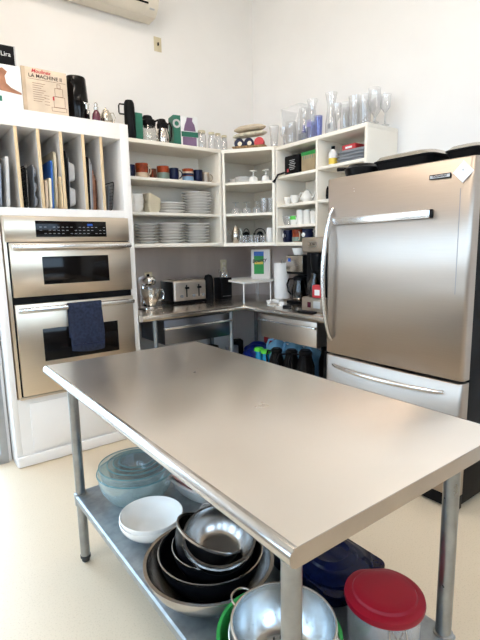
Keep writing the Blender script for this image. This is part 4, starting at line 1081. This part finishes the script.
# toaster
to = thing('toaster', 'wide four-slice stainless steel toaster on the worktop', 'toaster', (2.035, 3.555, WZ + .001))
b = BM(); box(b, -.165, .165, -.115, .115, .018, .205, .022, 4); part('housing', b, M['toaster'], to)
b = BM(); box(b, -.170, .170, -.119, .119, .006, .030, .006); part('base', b, M['black'], to)
for sx_ in (-1, 1):
    b = BM(); box(b, sx_ * .13 - .012, sx_ * .13 + .012, -.08, -.06, 0, .006); box(b, sx_ * .13 - .012, sx_ * .13 + .012, .06, .08, 0, .006); part('foot', b, M['rubber'], to)
b = BM(); box(b, -.172, -.164, -.108, .108, .03, .195, .003); part('end_cap', b, M['black'], to)
for k in range(4):
    xx = -.11 + .073 * k; b = BM(); box(b, xx - .014, xx + .014, -.075, .075, .2045, .206); part('slot', b, M['black'], to)
for xx in (-.038, .085):
    b = BM(); box(b, xx - .006, xx + .006, -.1165, -.1148, .06, .165); box(b, xx - .018, xx + .018, -.135, -.115, .13, .148, .004); part('lever', b, M['black'], to)
for xx in (-.092, .030, .125):
    b = BM(); lathe(b, [(0, -.004), (.012, -.004), (.013, .010), (0, .010)], 18, mt=Matrix.Translation((xx, -.119, .07)) @ Matrix.Rotation(R(90), 4, 'X')); part('dial', b, M['grey'], to)

# knife block + dark canister
kb = thing('knife_block', 'black knife block with steel-handled knives right of the toaster', 'knife block', (2.440, 3.530, WZ + .001), R(0))
b = BM(); box(b, -.062, .062, -.06, .06, 0, .20, .006); part('block', b, M['black'], kb)
for k, (dx, dy, h) in enumerate(((-.035, -.02, .065), (.0, -.03, .055), (.035, -.02, .08), (-.018, .02, .075), (.03, .02, .09))):
    b = BM(); tube(b, [(dx, dy, .20), (dx - .006, dy, .20 + h)], [.007, .010], 8, flat=.6); part('knife_handle', b, M['polsteel'], kb)
b = BM(); tube(b, arc((-.01, -.045, .225), .022, 0, 360, 16), .004, 6); part('scissors_loop', b, M['chrome'], kb)
b = BM(); box(b, -.045, .045, -.0615, -.0605, .03, .033); part('base_line', b, M['grey'], kb)
b = BM(); lathe(b, [(0, 0), (.042, 0), (.044, .01), (.044, .19), (.030, .225), (0, .235)], 28)
one('canister', b, M['blackmat'], 'round-shouldered black canister between the toaster and the knife block', 'canister', (2.310, 3.575, WZ + .001))

# power outlets
def outlet(label, loc, cat='outlet', w=.036, h=.058, switch=False, name='wall_outlet'):
    t = thing(name, label, cat, loc)
    b = BM(); box(b, -w, w, -.006, 0, -h, h, .003); part('plate', b, M['beige'], t)
    if switch: b = BM(); box(b, -.005, .005, -.02, -.006, -.012, .012, .002); part('toggle', b, M['black'], t)
    else:
        b = BM()
        for z in (-.022, .022): box(b, -.015, .015, -.0075, -.006, z - .013, z + .013, .004)
        part('socket_face', b, M['ac'], t)
outlet('beige outlet plate on the steel backsplash above the mixer', (1.765, YB - .006, 1.125))
outlet('beige outlet plate on the backsplash behind the knife block', (2.565, YB - .006, 1.205))
outlet('beige switch plate with a dark toggle high on the back wall', (1.958, YB - .0005, 3.060), 'switch', .034, .056, True, 'light_switch')

# little white corner shelf
cs = thing('counter_shelf', 'white wire-legged corner shelf standing on the worktop', 'shelf', (2.6, 3.35, WZ + .001)); co = Vector(cs.location)
sp = [(2.345, 3.085), (2.655, 3.090), (2.93, 3.27), (2.93, 3.64), (2.525, 3.64), (2.525, 3.47), (2.41, 3.40)]
zc = 1.088
b = BM(); prism(b, [(x - co.x, y - co.y) for x, y in sp], zc - .014 - co.z, zc - co.z); part('shelf_top', b, M['whitem'], cs)
for (x, y) in ((2.352, 3.093), (2.66, 3.105), (2.92, 3.60), (2.54, 3.62)):
    b = BM(); lathe(b, [(0, 0), (.0055, 0), (.0055, zc - .0145 - co.z), (0, zc - .0145 - co.z)], 10, x - co.x, y - co.y); part('leg', b, M['whitem'], cs)
# carton with grass-green label (faces -x-y)
bx = thing('towel_carton', 'tall white carton with a green and blue label on the corner shelf', 'carton', (2.745, 3.325, zc + .001), R(-50))
b = BM(); box(b, -.088, .088, -.06, .06, 0, .268, .003); part('box_body', b, M['lam'], bx)
b = BM(); box(b, -.062, .030, -.0613, -.0602, .045, .25); part('green_label', b, M['green'], bx)
b = BM(); box(b, -.062, .030, -.0618, -.0612, .21, .25); part('blue_label', b, M['blue'], bx)
b = BM(); box(b, -.055, .022, -.0618, -.0612, .135, .158); part('yellow_glow', b, M['yellow'], bx)
text('brand_lettering', 'Bounty', .046, M['ink'], bx, (-.012, -.0625, .168), (R(90), R(-8), 0), 1.0, .2, bold=.001)

# paper towel roll
pt = thing('paper_towel_roll', 'white paper towel roll upright on a holder in front of the corner shelf', 'paper towel', (2.765, 3.070, WZ + .001))
b = BM(); lathe(b, [(0, 0), (.078, 0), (.080, .006), (.074, .014), (0, .014)], 32); part('holder_base', b, M['tan'], pt)
b = BM(); lathe(b, [(.020, .016), (.066, .016), (.069, .02), (.069, .325), (.066, .33), (.020, .33)], 44, closed=True); part('roll', b, M['paper'], pt)
b = BM(); lathe(b, [(0, .014), (.006, .014), (.006, .345), (.010, .352), (0, .36)], 14); part('holder_post', b, M['chrome'], pt)

# coffee maker (drip)
cm = thing('coffee_maker', 'black and steel drip coffee maker with a glass carafe beside the paper towels', 'coffee maker', (2.70, 2.735, WZ + .001))
b = BM(); box(b, -.10, .13, -.10, .10, 0, .03, .01); box(b, .03, .13, -.10, .10, .03, .27, .006); box(b, -.098, .13, -.10, .10, .25, .405, .012); part('housing', b, M['black'], cm)
b = BM(); box(b, -.104, -.096, -.095, .095, .27, .40, .003); pnl = part('front_panel', b, M['polsteel'], cm)
b = BM(); box(b, -.1055, -.1035, .04, .070, .352, .380); part('display', b, M['copperlit'], pnl)
b = BM(); lathe(b, [(0, .034), (.062, .034), (.072, .06), (.072, .12), (.052, .18), (.050, .20), (.048, .20), (.050, .18), (.069, .12), (.069, .06), (.060, .038), (0, .038)], 32, cx=-.035); part('carafe', b, M['smoke'], cm)
b = BM(); lathe(b, [(0, .20), (.054, .20), (.056, .225), (.03, .238), (0, .238)], 28, cx=-.035); part('carafe_lid', b, M['black'], cm)
b = BM(); tube(b, [(-.05, .05, .21), (-.06, .105, .205), (-.065, .125, .16), (-.06, .115, .10), (-.05, .09, .075)], .008, 8); part('carafe_handle', b, M['black'], cm)
b = BM(); lathe(b, [(.062, .034), (.0655, .045), (0.071, .055), (0, .056)], 30, cx=-.035); part('warming_ring', b, M['polsteel'], cm)
b = BM()
for k in range(60):
    pass
n = 60
rings = []
for r0, z in ((.034, 0), (.050, .055), (.049, .0555), (.033, .002)):
    rings.append([((r0 + (.003 if k % 2 else 0) * (z > .01)) * math.cos(2 * PI * k / n), (r0 + (.003 if k % 2 else 0) * (z > .01)) * math.sin(2 * PI * k / n), z) for k in range(n)])
loft(b, rings)
fil = one('coffee_filters', b, M['whitem'], 'stack of white fluted paper coffee filters on top of the drip coffee maker', 'coffee filters', (2.615, 2.735, WZ + .407), ang=20)
fil.location.x = 2.645

# tan espresso machine
em = thing('coffee_brewer', 'tall tan and black coffee brewer beside the fridge handle', 'coffee machine', (2.50, 2.345, WZ + .001))
b = BM(); box(b, -.09, .10, -.115, .115, 0, .105, .012); part('base', b, M['tan'], em)
b = BM(); box(b, -.04, .10, -.112, .112, .105, .43, .006); part('body', b, M['black'], em)
b = BM(); box(b, -.09, .10, -.118, .118, .430, .538, .016, 3); hd = part('head', b, M['tan'], em)
b = BM(); prism(b, [(p, q) for p, q in rrect(-.042, .042, -.020, .020, .012, 4)], 0, .004, Matrix.Translation((-.090, 0, .488)) @ Matrix(((0, 0, -1, 0), (-1, 0, 0, 0), (0, 1, 0, 0), (0, 0, 0, 1)))); bd = part('badge', b, M['chrome'], hd)
text('badge_lettering', 'BUNN', .020, M['ink'], bd, (-.0948, 0, .488), FX)
b = BM(); box(b, -.093, -.09, .015, .050, .03, .07, .001); part('switch', b, M['maroon'], em)
b = BM(); box(b, -.093, -.09, -.075, -.01, .03, .08, .001); part('spec_label', b, M['lgrey'], em)
b = BM(); lathe(b, [(0, .30), (.045, .30), (.055, .36), (.055, .425), (0, .425)], 24, cx=-.035); part('brew_funnel', b, M['black'], em)
b = BM(); lathe(b, [(0, .106), (.05, .106), (.062, .13), (.06, .20), (.035, .25), (.035, .28), (0, .28)], 28, cx=-.025, cy=.03); part('carafe', b, M['smoke'], em)
b = BM(); box(b, -.024, .024, -.042, .042, 0, .092, .008)
t = one('snack_bag', b, M['redc'], 'small red and white packet standing on the tan brewer base', 'packet', (2.427, 2.300, WZ + .1065), (0, 0, R(12)))
b = BM(); box(b, -.0255, -.0235, -.022, .020, .02, .06); part('label', b, M['whitem'], t)

# small clutter on the right run of worktop
b = BM(); lathe(b, bowl_prof(.028, .018, .028, .002, n=5), 24); d0 = one('small_dish', b, M['whitem'], 'small white dish on the worktop edge below the paper towels', 'dish', (2.50, 2.93, WZ + .001))
b = BM(); lathe(b, [(0, 0), (.022, 0), (.024, .03), (.018, .038), (0, .038)], 22); one('pill_jar', b, M['whitem'], 'little round white jar on the worktop left of the tan brewer', 'jar', (2.47, 2.745, WZ + .001))
b = BM(); box(b, -.035, .035, -.04, .04, 0, .03, .004); one('napkin_packet', b, M['whitem'], 'low white packet on the worktop in front of the paper towels', 'packet', (2.60, 2.945, WZ + .001), (0, 0, R(15)))
b = BM(); tube(b, [(-.05, 0, .006), (.04, .01, .006)], .004, 8); lathe(b, bowl_prof(.018, .010, .012, .0015, n=4), 20, cx=.055, cy=.012)
one('measuring_scoop', b, M['chrome'], 'shiny measuring scoop lying on the worktop before the coffee maker', 'scoop', (2.45, 2.835, WZ + .001), (0, 0, R(-70)))
b = BM(); box(b, -.03, .03, -.07, .07, 0, .012, .004); one('phone', b, M['black'], 'flat black device lying on the worktop in front of the tan brewer', 'device', (2.355, 2.345, WZ + .001), (0, 0, R(5)))
b = BM(); box(b, -.02, .02, -.03, .03, 0, .02, .003); one('small_tin', b, M['black'], 'small black tin beside the little round white jar', 'tin', (2.43, 2.64, WZ + .001), (0, 0, R(25)))

# ------------------------------------------------------------ under the worktop
US = .333
b = BM(); rr = bmesh.ops.create_icosphere(b, subdivisions=4, radius=.13)
for v in rr['verts']:
    f = 1 + .10 * math.sin(v.co.x * 60 + v.co.y * 35) * math.cos(v.co.z * 50)
    v.co = Vector((v.co.x * f, v.co.y * f * 1.05, max(-.075, v.co.z * f * .80)))
one('plastic_bag', b, M['bag'], 'crumpled royal blue bag under the corner of the worktop', 'bag', (2.60, 3.22, US + .077), ang=60)
b = BM(); box(b, -.06, .06, -.05, .05, 0, .27, .01); one('storage_tin', b, M['redc'], 'dark red tin behind the blue bag under the worktop', 'tin', (2.82, 3.28, US))
def water_jug(label, x, y, rz=0):
    t = thing('water_jug', label, 'jug', (x, y, US), rz, 'blue water jugs under the worktop')
    b = BM(); loft(b, [rr2(.07, .075, 0, .03), rr2(.078, .084, .01, .03), rr2(.078, .084, .13, .03), rr2(.074, .080, .14, .03), rr2(.078, .084, .15, .03), rr2(.07, .075, .20, .035), rr2(.03, .03, .245, .028), rr2(.022, .022, .25, .021), rr2(.022, .022, .27, .021)]); part('jug_body', b, M['jug'], t)
    b = BM(); tube(b, [(-.03, .02, .25), (-.06, .045, .25), (-.072, .055, .21), (-.072, .055, .17)], .010, 8); part('handle', b, M['jug'], t)
    b = BM(); lathe(b, [(0, .27), (.024, .27), (.024, .292), (0, .292)], 20); part('cap', b, M['white'], t)
    return t
j1 = water_jug('pale blue translucent jug with a handle, left one under the right worktop', 2.60, 2.945)
water_jug('pale blue translucent jug right of the first, under the drawer', 2.62, 2.76)
water_jug('pale blue translucent jug partly hidden behind the black coffee pots', 2.64, 2.590)
def sport(label, x, y, h=.20, m='bottle'):
    t = thing('sports_bottle', label, 'bottle', (x, y, US), group='green-lidded bottles')
    b = BM(); lathe(b, [(0, 0), (.028, 0), (.030, .01), (.030, h * .6), (.026, h * .7), (.030, h * .85), (0, h * .85)], 24); part('bottle_body', b, M[m], t)
    b = BM(); lathe(b, [(0, h * .855), (.042, h * .855), (.042, h * .94), (.030, h), (0, h)], 24); part('lid', b, M['lime'], t)
sport('blue bottle with a lime green lid, left one near the worktop corner', 2.42, 2.985, .200)
sport('blue bottle with a lime green lid, right one beside the black coffee pot', 2.42, 2.892, .195)
b = BM(); lathe(b, [(0, 0), (.035, 0), (.037, .01), (.037, .15), (.03, .17), (0, .17)], 24); one('sports_bottle', b, M['bottle'], 'bright blue bottle without a green lid behind the lime-lidded pair', 'bottle', (2.505, 2.86, US))
def blackpot(label, x, y, rz, r=.062, h=.235):
    t = thing('thermal_carafe', label, 'carafe', (x, y, US), rz, 'black coffee carafes under the worktop')
    b = BM(); lathe(b, [(0, 0), (r * .95, 0), (r, .01), (r, h * .55), (r * .7, h * .8), (r * .68, h * .86), (0, h * .86)], 30); part('carafe_body', b, M['blackgl'], t)
    b = BM(); lathe(b, [(r * .72, h * .86), (r * .75, h * .93), (r * .5, h), (0, h)], 24); part('lid', b, M['black'], t)
    b = BM(); tube(b, [(r * .7, 0, h * .85), (r * 1.5, 0, h * .85), (r * 1.75, 0, h * .65), (r * 1.6, 0, h * .35), (r * .98, 0, h * .25)], .009, 8, flat=.7); part('handle', b, M['black'], t)
blackpot('leftmost black coffee carafe under the right worktop, handle to the left', 2.42, 2.755, R(100))
blackpot('black coffee carafe in the middle of the three under the right worktop', 2.43, 2.590, R(150), .066, .25)
blackpot('black coffee carafe nearest the fridge under the worktop', 2.42, 2.425, R(120), .070, .275)
blackpot('black coffee carafe in the back row under the worktop', 2.60, 2.37, R(-60), .065, .30)
b = BM(); loft(b, [rr2(.10, .13, 0, .03), rr2(.12, .15, .17, .03), rr2(.114, .144, .17, .03), rr2(.095, .125, .005, .03)]); one('dish_tub', b, M['blackmat'], 'dark tub in the back row at the fridge end under the worktop', 'tub', (2.82, 2.40, US))
# left run, lower shelf: dark pots
for k, (x, y, r, h) in enumerate(((2.10, 3.30, .10, .20), (1.80, 3.32, .12, .22))):
    t = thing('stock_pot', ['steel pot under the left worktop by the corner leg', 'steel pot under the middle of the left worktop'][k], 'pot', (x, y, US))
    b = BM(); lathe(b, [(0, 0), (r * .97, 0), (r, .01), (r, h), (r + .004, h + .002), (r - .003, h + .003), (r - .003, .01), (0, .006)], 36); part('pot_body', b, M['polsteel'], t)
    b = BM(); tube(b, [(r * .98, -.03, h * .8), (r + .035, -.025, h * .8), (r + .035, .025, h * .8), (r * .98, .03, h * .8)], .005, 8); part('handle', b, M['polsteel'], t)
for k, (x, y, z, rx, s) in enumerate(((2.42, 3.38, US, 25, .15), (2.54, 3.46, US, -20, .18), (2.33, 3.30, US, 10, .11))):
    b = BM(); box(b, -.05, .05, -.045, .045, 0, s, .01)
    one('dark_box', b, M['grey'] if k == 0 else M['blackmat'], ['dark grey box in the corner under the worktop left of the blue bag', 'taller black box behind the blue bag', 'short black box nearest the corner leg'][k], 'box', (x, y, z), (0, 0, R(rx)))

# ------------------------------------------------------------ fridge
FX0, FY0, FY1, FH, FG = 2.16, 1.090, 1.985, 1.780, .705
fr_ = thing('refrigerator', 'large stainless steel bottom-freezer refrigerator with black sides', 'refrigerator', (2.56, (FY0 + FY1) / 2, 0)); fo = Vector(fr_.location)
b = BM(); lbox(b, fo, FX0 + .078, XR - .02, FY0 + .004, FY1 - .004, .03, FH - .012, .006); part('cabinet', b, M['black'], fr_)
b = BM(); lbox(b, fo, FX0 + .03, FX0 + .08, FY0 + .004, FY1 - .004, .012, .085, .004); part('grille', b, M['black'], fr_)
b = BM()
for (x, y) in ((FX0 + .12, FY0 + .06), (FX0 + .12, FY1 - .06), (XR - .1, FY0 + .06), (XR - .1, FY1 - .06)): lathe(b, [(0, 0), (.018, 0), (.018, .031), (0, .031)], 12, x - fo.x, y - fo.y)
part('feet', b, M['rubber'], fr_)
def rdoor(name, z0, z1):
    b = BM()
    # door cross-section in xy with rounded front corners, slightly crowned face
    n = 14; r = .022; y0, y1 = FY0, FY1; pts = []
    for k in range(7): a = R(180 + 90 * k / 6); pts.append((FX0 + r + r * math.cos(a), y0 + r + r * math.sin(a)))
    pts = pts[::1]
    pts += [(FX0 + .070, y0), (FX0 + .070, y1)]
    for k in range(7): a = R(90 + 90 * k / 6); pts.append((FX0 + r + r * math.cos(a), y1 - r + r * math.sin(a)))
    for k in range(1, n):
        u = k / n; pts.append((FX0 - .006 * math.sin(u * PI), y1 - r + (y0 + r - (y1 - r)) * u))
    rings = []
    for ins, z in ((.006, z0), (0, z0 + .006), (0, z1 - .006), (.006, z1)):
        rings.append([(x - fo.x + (ins if x < FX0 + .05 else 0), y - fo.y, z) for x, y in pts])
    loft(b, rings)
    return part(name, b, M['fridge'], fr_, ang=50)
dU = rdoor('fridge_door', FG + .006, FH)
dL = rdoor('freezer_drawer', .095, FG - .008)
b = BM(); lbox(b, fo, FX0 + .070, FX0 + .0775, FY0 + .012, FY1 - .012, .10, FH - .01); part('gasket', b, M['blackmat'], fr_)
# door handle: bowed vertical bar near the far side
def bow(p0, p1, out, n, r, axis):
    pts = []
    for k in range(n + 1):
        u = k / n; s = math.sin(u * PI) ** .6
        p = Vector(p0).lerp(Vector(p1), u) + Vector(out) * s; pts.append(p)
    b = BM(); rs = [r * (.75 + .35 * math.sin(PI * k / n)) for k in range(n + 1)]; tube(b, pts, rs, 12, flat=axis); return b
h_ = bow((FX0 - .004 - fo.x, FY1 - .055 - fo.y, .80), (FX0 - .004 - fo.x, FY1 - .055 - fo.y, 1.605), (-.070, .015, 0), 24, .013, 1.0)
part('handle', h_, M['handle'], dU)
h_ = bow((FX0 - .004 - fo.x, FY1 - .07 - fo.y, .640), (FX0 - .004 - fo.x, FY0 + .09 - fo.y, .640), (-.055, 0, -.004), 24, .013, 1.0)
part('handle', h_, M['handle'], dL)
# brand plate
b = BM(); lbox(b, fo, FX0 - .0075, FX0 - .0035, 1.198, 1.308, 1.694, 1.716, .001); bp = part('brand_plate', b, M['black'], dU)
b = BM(); lbox(b, fo, FX0 - .0085, FX0 - .0070, 1.202, 1.304, 1.698, 1.712); part('plate_face', b, M['lgrey'], bp)
text('plate_lettering', 'KitchenAid', .016, M['ink'], bp, (FX0 - .0088 - fo.x, 1.254 - fo.y, 1.706), FX, bold=.0004)
b = BM(); lbox(b, fo, FX0 - .0015, FX0 + .004, 1.148, 1.1515, 1.14, 1.64); part('edge_groove', b, M['grey'], dU)
b = BM()
for z in (1.705, 1.690): lathe(b, [(0, -.001), (.004, 0), (0, .004)], 10, mt=Matrix.Translation((FX0 - .002 - fo.x, 1.775 - fo.y, z)) @ Matrix.Rotation(R(-90), 4, 'Y'))
part('screw_dots', b, M['chrome'], dU)
# magnetic rack
b = BM(); box(b, -.010, .010, -.315, .315, -.020, .020, .004)
t = one('magnetic_knife_bar', b, M['handle'], 'empty magnetic knife bar stuck across the fridge door', 'knife bar', (FX0 - .0175, 1.602, 1.528), (R(-.6), 0, 0))
b = BM(); box(b, -.0105, .0105, -.325, -.314, -.021, .021, .003); part('end_cap', b, M['black'], t)
# paper note, diamond
b = BM(); box(b, -.0015, .0, -.035, .035, -.035, .035); t = one('paper_note', b, M['whitem'], 'small white paper note stuck diagonally near the fridge top corner', 'note', (FX0 - .004, 1.140, 1.712), (R(45), 0, 0))
b = BM(); lathe(b, [(0, -.004), (.005, -.004), (.005, -.0015), (0, -.0015)], 12, mt=Matrix.Translation((0, .006, .006)) @ Matrix.Rotation(R(90), 4, 'Y')); part('magnet', b, M['lgrey'], t)
# things on the fridge top
zf = FH + .0
t = thing('roasting_tray', 'low black pan with a chrome-topped lid toward the shelf side of the fridge top', 'pan', (2.43, 1.550, zf), R(0))
b = BM(); loft(b, [rr2(.15, .16, .001, .04), rr2(.17, .182, .06, .05), rr2(.178, .19, .063, .05), rr2(.178, .19, .069, .05), rr2(.16, .172, .069, .05), rr2(.145, .15, .008, .04)]); part('pan_body', b, M['black'], t)
b = BM(); loft(b, [rr2(.174, .186, .0695, .05), rr2(.16, .172, .090, .06), rr2(.11, .12, .104, .06)]); part('lid', b, M['polsteel'], t)
t = thing('slow_cooker_base', 'round black pan at the left edge of the fridge top', 'pan', (2.27, 1.855, zf))
b = BM(); lathe(b, [(0, .001), (.09, .001), (.10, .03), (.104, .052), (.09, .060), (.078, .074), (.03, .080), (0, .080)], 36); part('pan_body', b, M['nonstick'], t)
b = BM(); tube(b, [(-.06, .06, .055), (-.075, .125, .060)], [.010, .012], 8); part('handle', b, M['black'], t)
t.location = (2.300, 1.835, zf)
t = thing('roasting_tray', 'black tray with a steel rim at the near end of the fridge top', 'pan', (2.42, 1.195, zf))
b = BM(); loft(b, [rr2(.16, .08, .001, .04), rr2(.185, .094, .045, .05), rr2(.193, .100, .048, .05), rr2(.193, .100, .054, .05), rr2(.175, .086, .054, .05), rr2(.15, .074, .008, .04)]); part('pan_body', b, M['black'], t)
b = BM(); loft(b, [rr2(.188, .096, .0545, .05), rr2(.17, .08, .072, .05), rr2(.12, .055, .084, .05)]); part('lid', b, M['polsteel'], t)

# ------------------------------------------------------------ air conditioner high on the back wall
ac = thing('air_conditioner', 'ivory split air conditioner high on the back wall', 'air conditioner', (1.415, YB, 3.18))
b = BM(); mt = Matrix(((0, 0, 1, 0), (1, 0, 0, 0), (0, 1, 0, 0), (0, 0, 0, 1)))
pf = [(0, .02), (0, .29), (-.17, .29), (-.205, .26), (-.215, .12), (-.195, .05), (-.14, .005), (-.03, 0)]
prism(b, pf, -.52, .46, mt); part('housing', b, M['ac'], ac)
b = BM(); prism(b, [(-.210, .062), (-.160, .012), (-.155, .016), (-.205, .067)], -.50, .36, mt); part('louver', b, M['ac'], ac)
b = BM(); prism(b, [(-.2155, .066), (-.2085, .060), (-.2085, .069), (-.2145, .072)], -.50, .37, mt); part('louver_gap', b, M['blackmat'], ac)
b = BM(); prism(b, [(-.196, .045), (-.185, .037), (-.184, .040), (-.194, .048)], .39, .43, mt); part('badge', b, M['lgrey'], ac)

# ------------------------------------------------------------ unseen ceiling panels added for warm light
lid_m = mat('diffuser_glow', (0.9, 0.88, 0.85), 0.5, emit=(1.0, 0.86, 0.72), estr=26.0)
spots = [('long unseen light panel added over the worktop side', .75, 2.2), ('long unseen light panel added over the middle of the room', -.6, 1.2), ('long unseen light panel added at the rear of the room', 1.0, -.8)]
for lab, x, y in spots:
    t = thing('added_ceiling_light', lab, 'added ceiling light', (x, y, ZC))
    b = BM(); box(b, -.62, .62, -.17, .17, -.06, 0, .01); part('fixture_frame', b, M['trimw'], t)
    b = BM(); box(b, -.59, .59, -.14, .14, -.068, -.060, .002); part('diffuser', b, lid_m, t)

# ------------------------------------------------------------ world + daylight
w = bpy.data.worlds.new('World'); S.world = w; w.use_nodes = True
nt = w.node_tree; nt.nodes.clear()
bg = nt.nodes.new('ShaderNodeBackground'); out = nt.nodes.new('ShaderNodeOutputWorld')
tc = nt.nodes.new('ShaderNodeTexCoord'); sp_ = nt.nodes.new('ShaderNodeSeparateXYZ'); cr = nt.nodes.new('ShaderNodeValToRGB')
cr.color_ramp.elements[0].position = .45; cr.color_ramp.elements[0].color = (.62, .60, .56, 1)
cr.color_ramp.elements[1].position = .55; cr.color_ramp.elements[1].color = (.58, .78, 1.0, 1)
mr = nt.nodes.new('ShaderNodeMapRange'); mr.inputs['From Min'].default_value = -1; mr.inputs['From Max'].default_value = 1
nt.links.new(tc.outputs['Generated'], sp_.inputs[0]); nt.links.new(sp_.outputs['Z'], mr.inputs[0]); nt.links.new(mr.outputs[0], cr.inputs[0])
nt.links.new(cr.outputs[0], bg.inputs[0]); bg.inputs[1].default_value = 9.3
nt.links.new(bg.outputs[0], out.inputs[0])

# ------------------------------------------------------------ camera
cam = bpy.data.cameras.new('Camera'); co_ = bpy.data.objects.new('Camera', cam); C.objects.link(co_)
yaw, pitch, roll, f, cz = 0.640568, -0.159884, -0.019864, 458.796, 1.3922
fw = Vector((math.sin(yaw) * math.cos(pitch), math.cos(yaw) * math.cos(pitch), math.sin(pitch)))
r0 = Vector((math.cos(yaw), -math.sin(yaw), 0)); u0 = r0.cross(fw)
rt_ = r0 * math.cos(roll) + u0 * math.sin(roll); up_ = -r0 * math.sin(roll) + u0 * math.cos(roll)
mtx = Matrix((rt_, up_, -fw)).transposed().to_4x4(); mtx.translation = Vector((0, 0, cz))
co_.matrix_world = mtx
cam.sensor_fit = 'VERTICAL'; cam.sensor_height = 24.0; cam.lens = f / 640 * 24.0
cam.clip_start = .02
S.camera = co_
S.view_settings.view_transform = 'Standard'; S.view_settings.look = 'None'; S.view_settings.gamma = 1.0
S.view_settings.use_curve_mapping = False
S.view_settings.exposure = -0.20
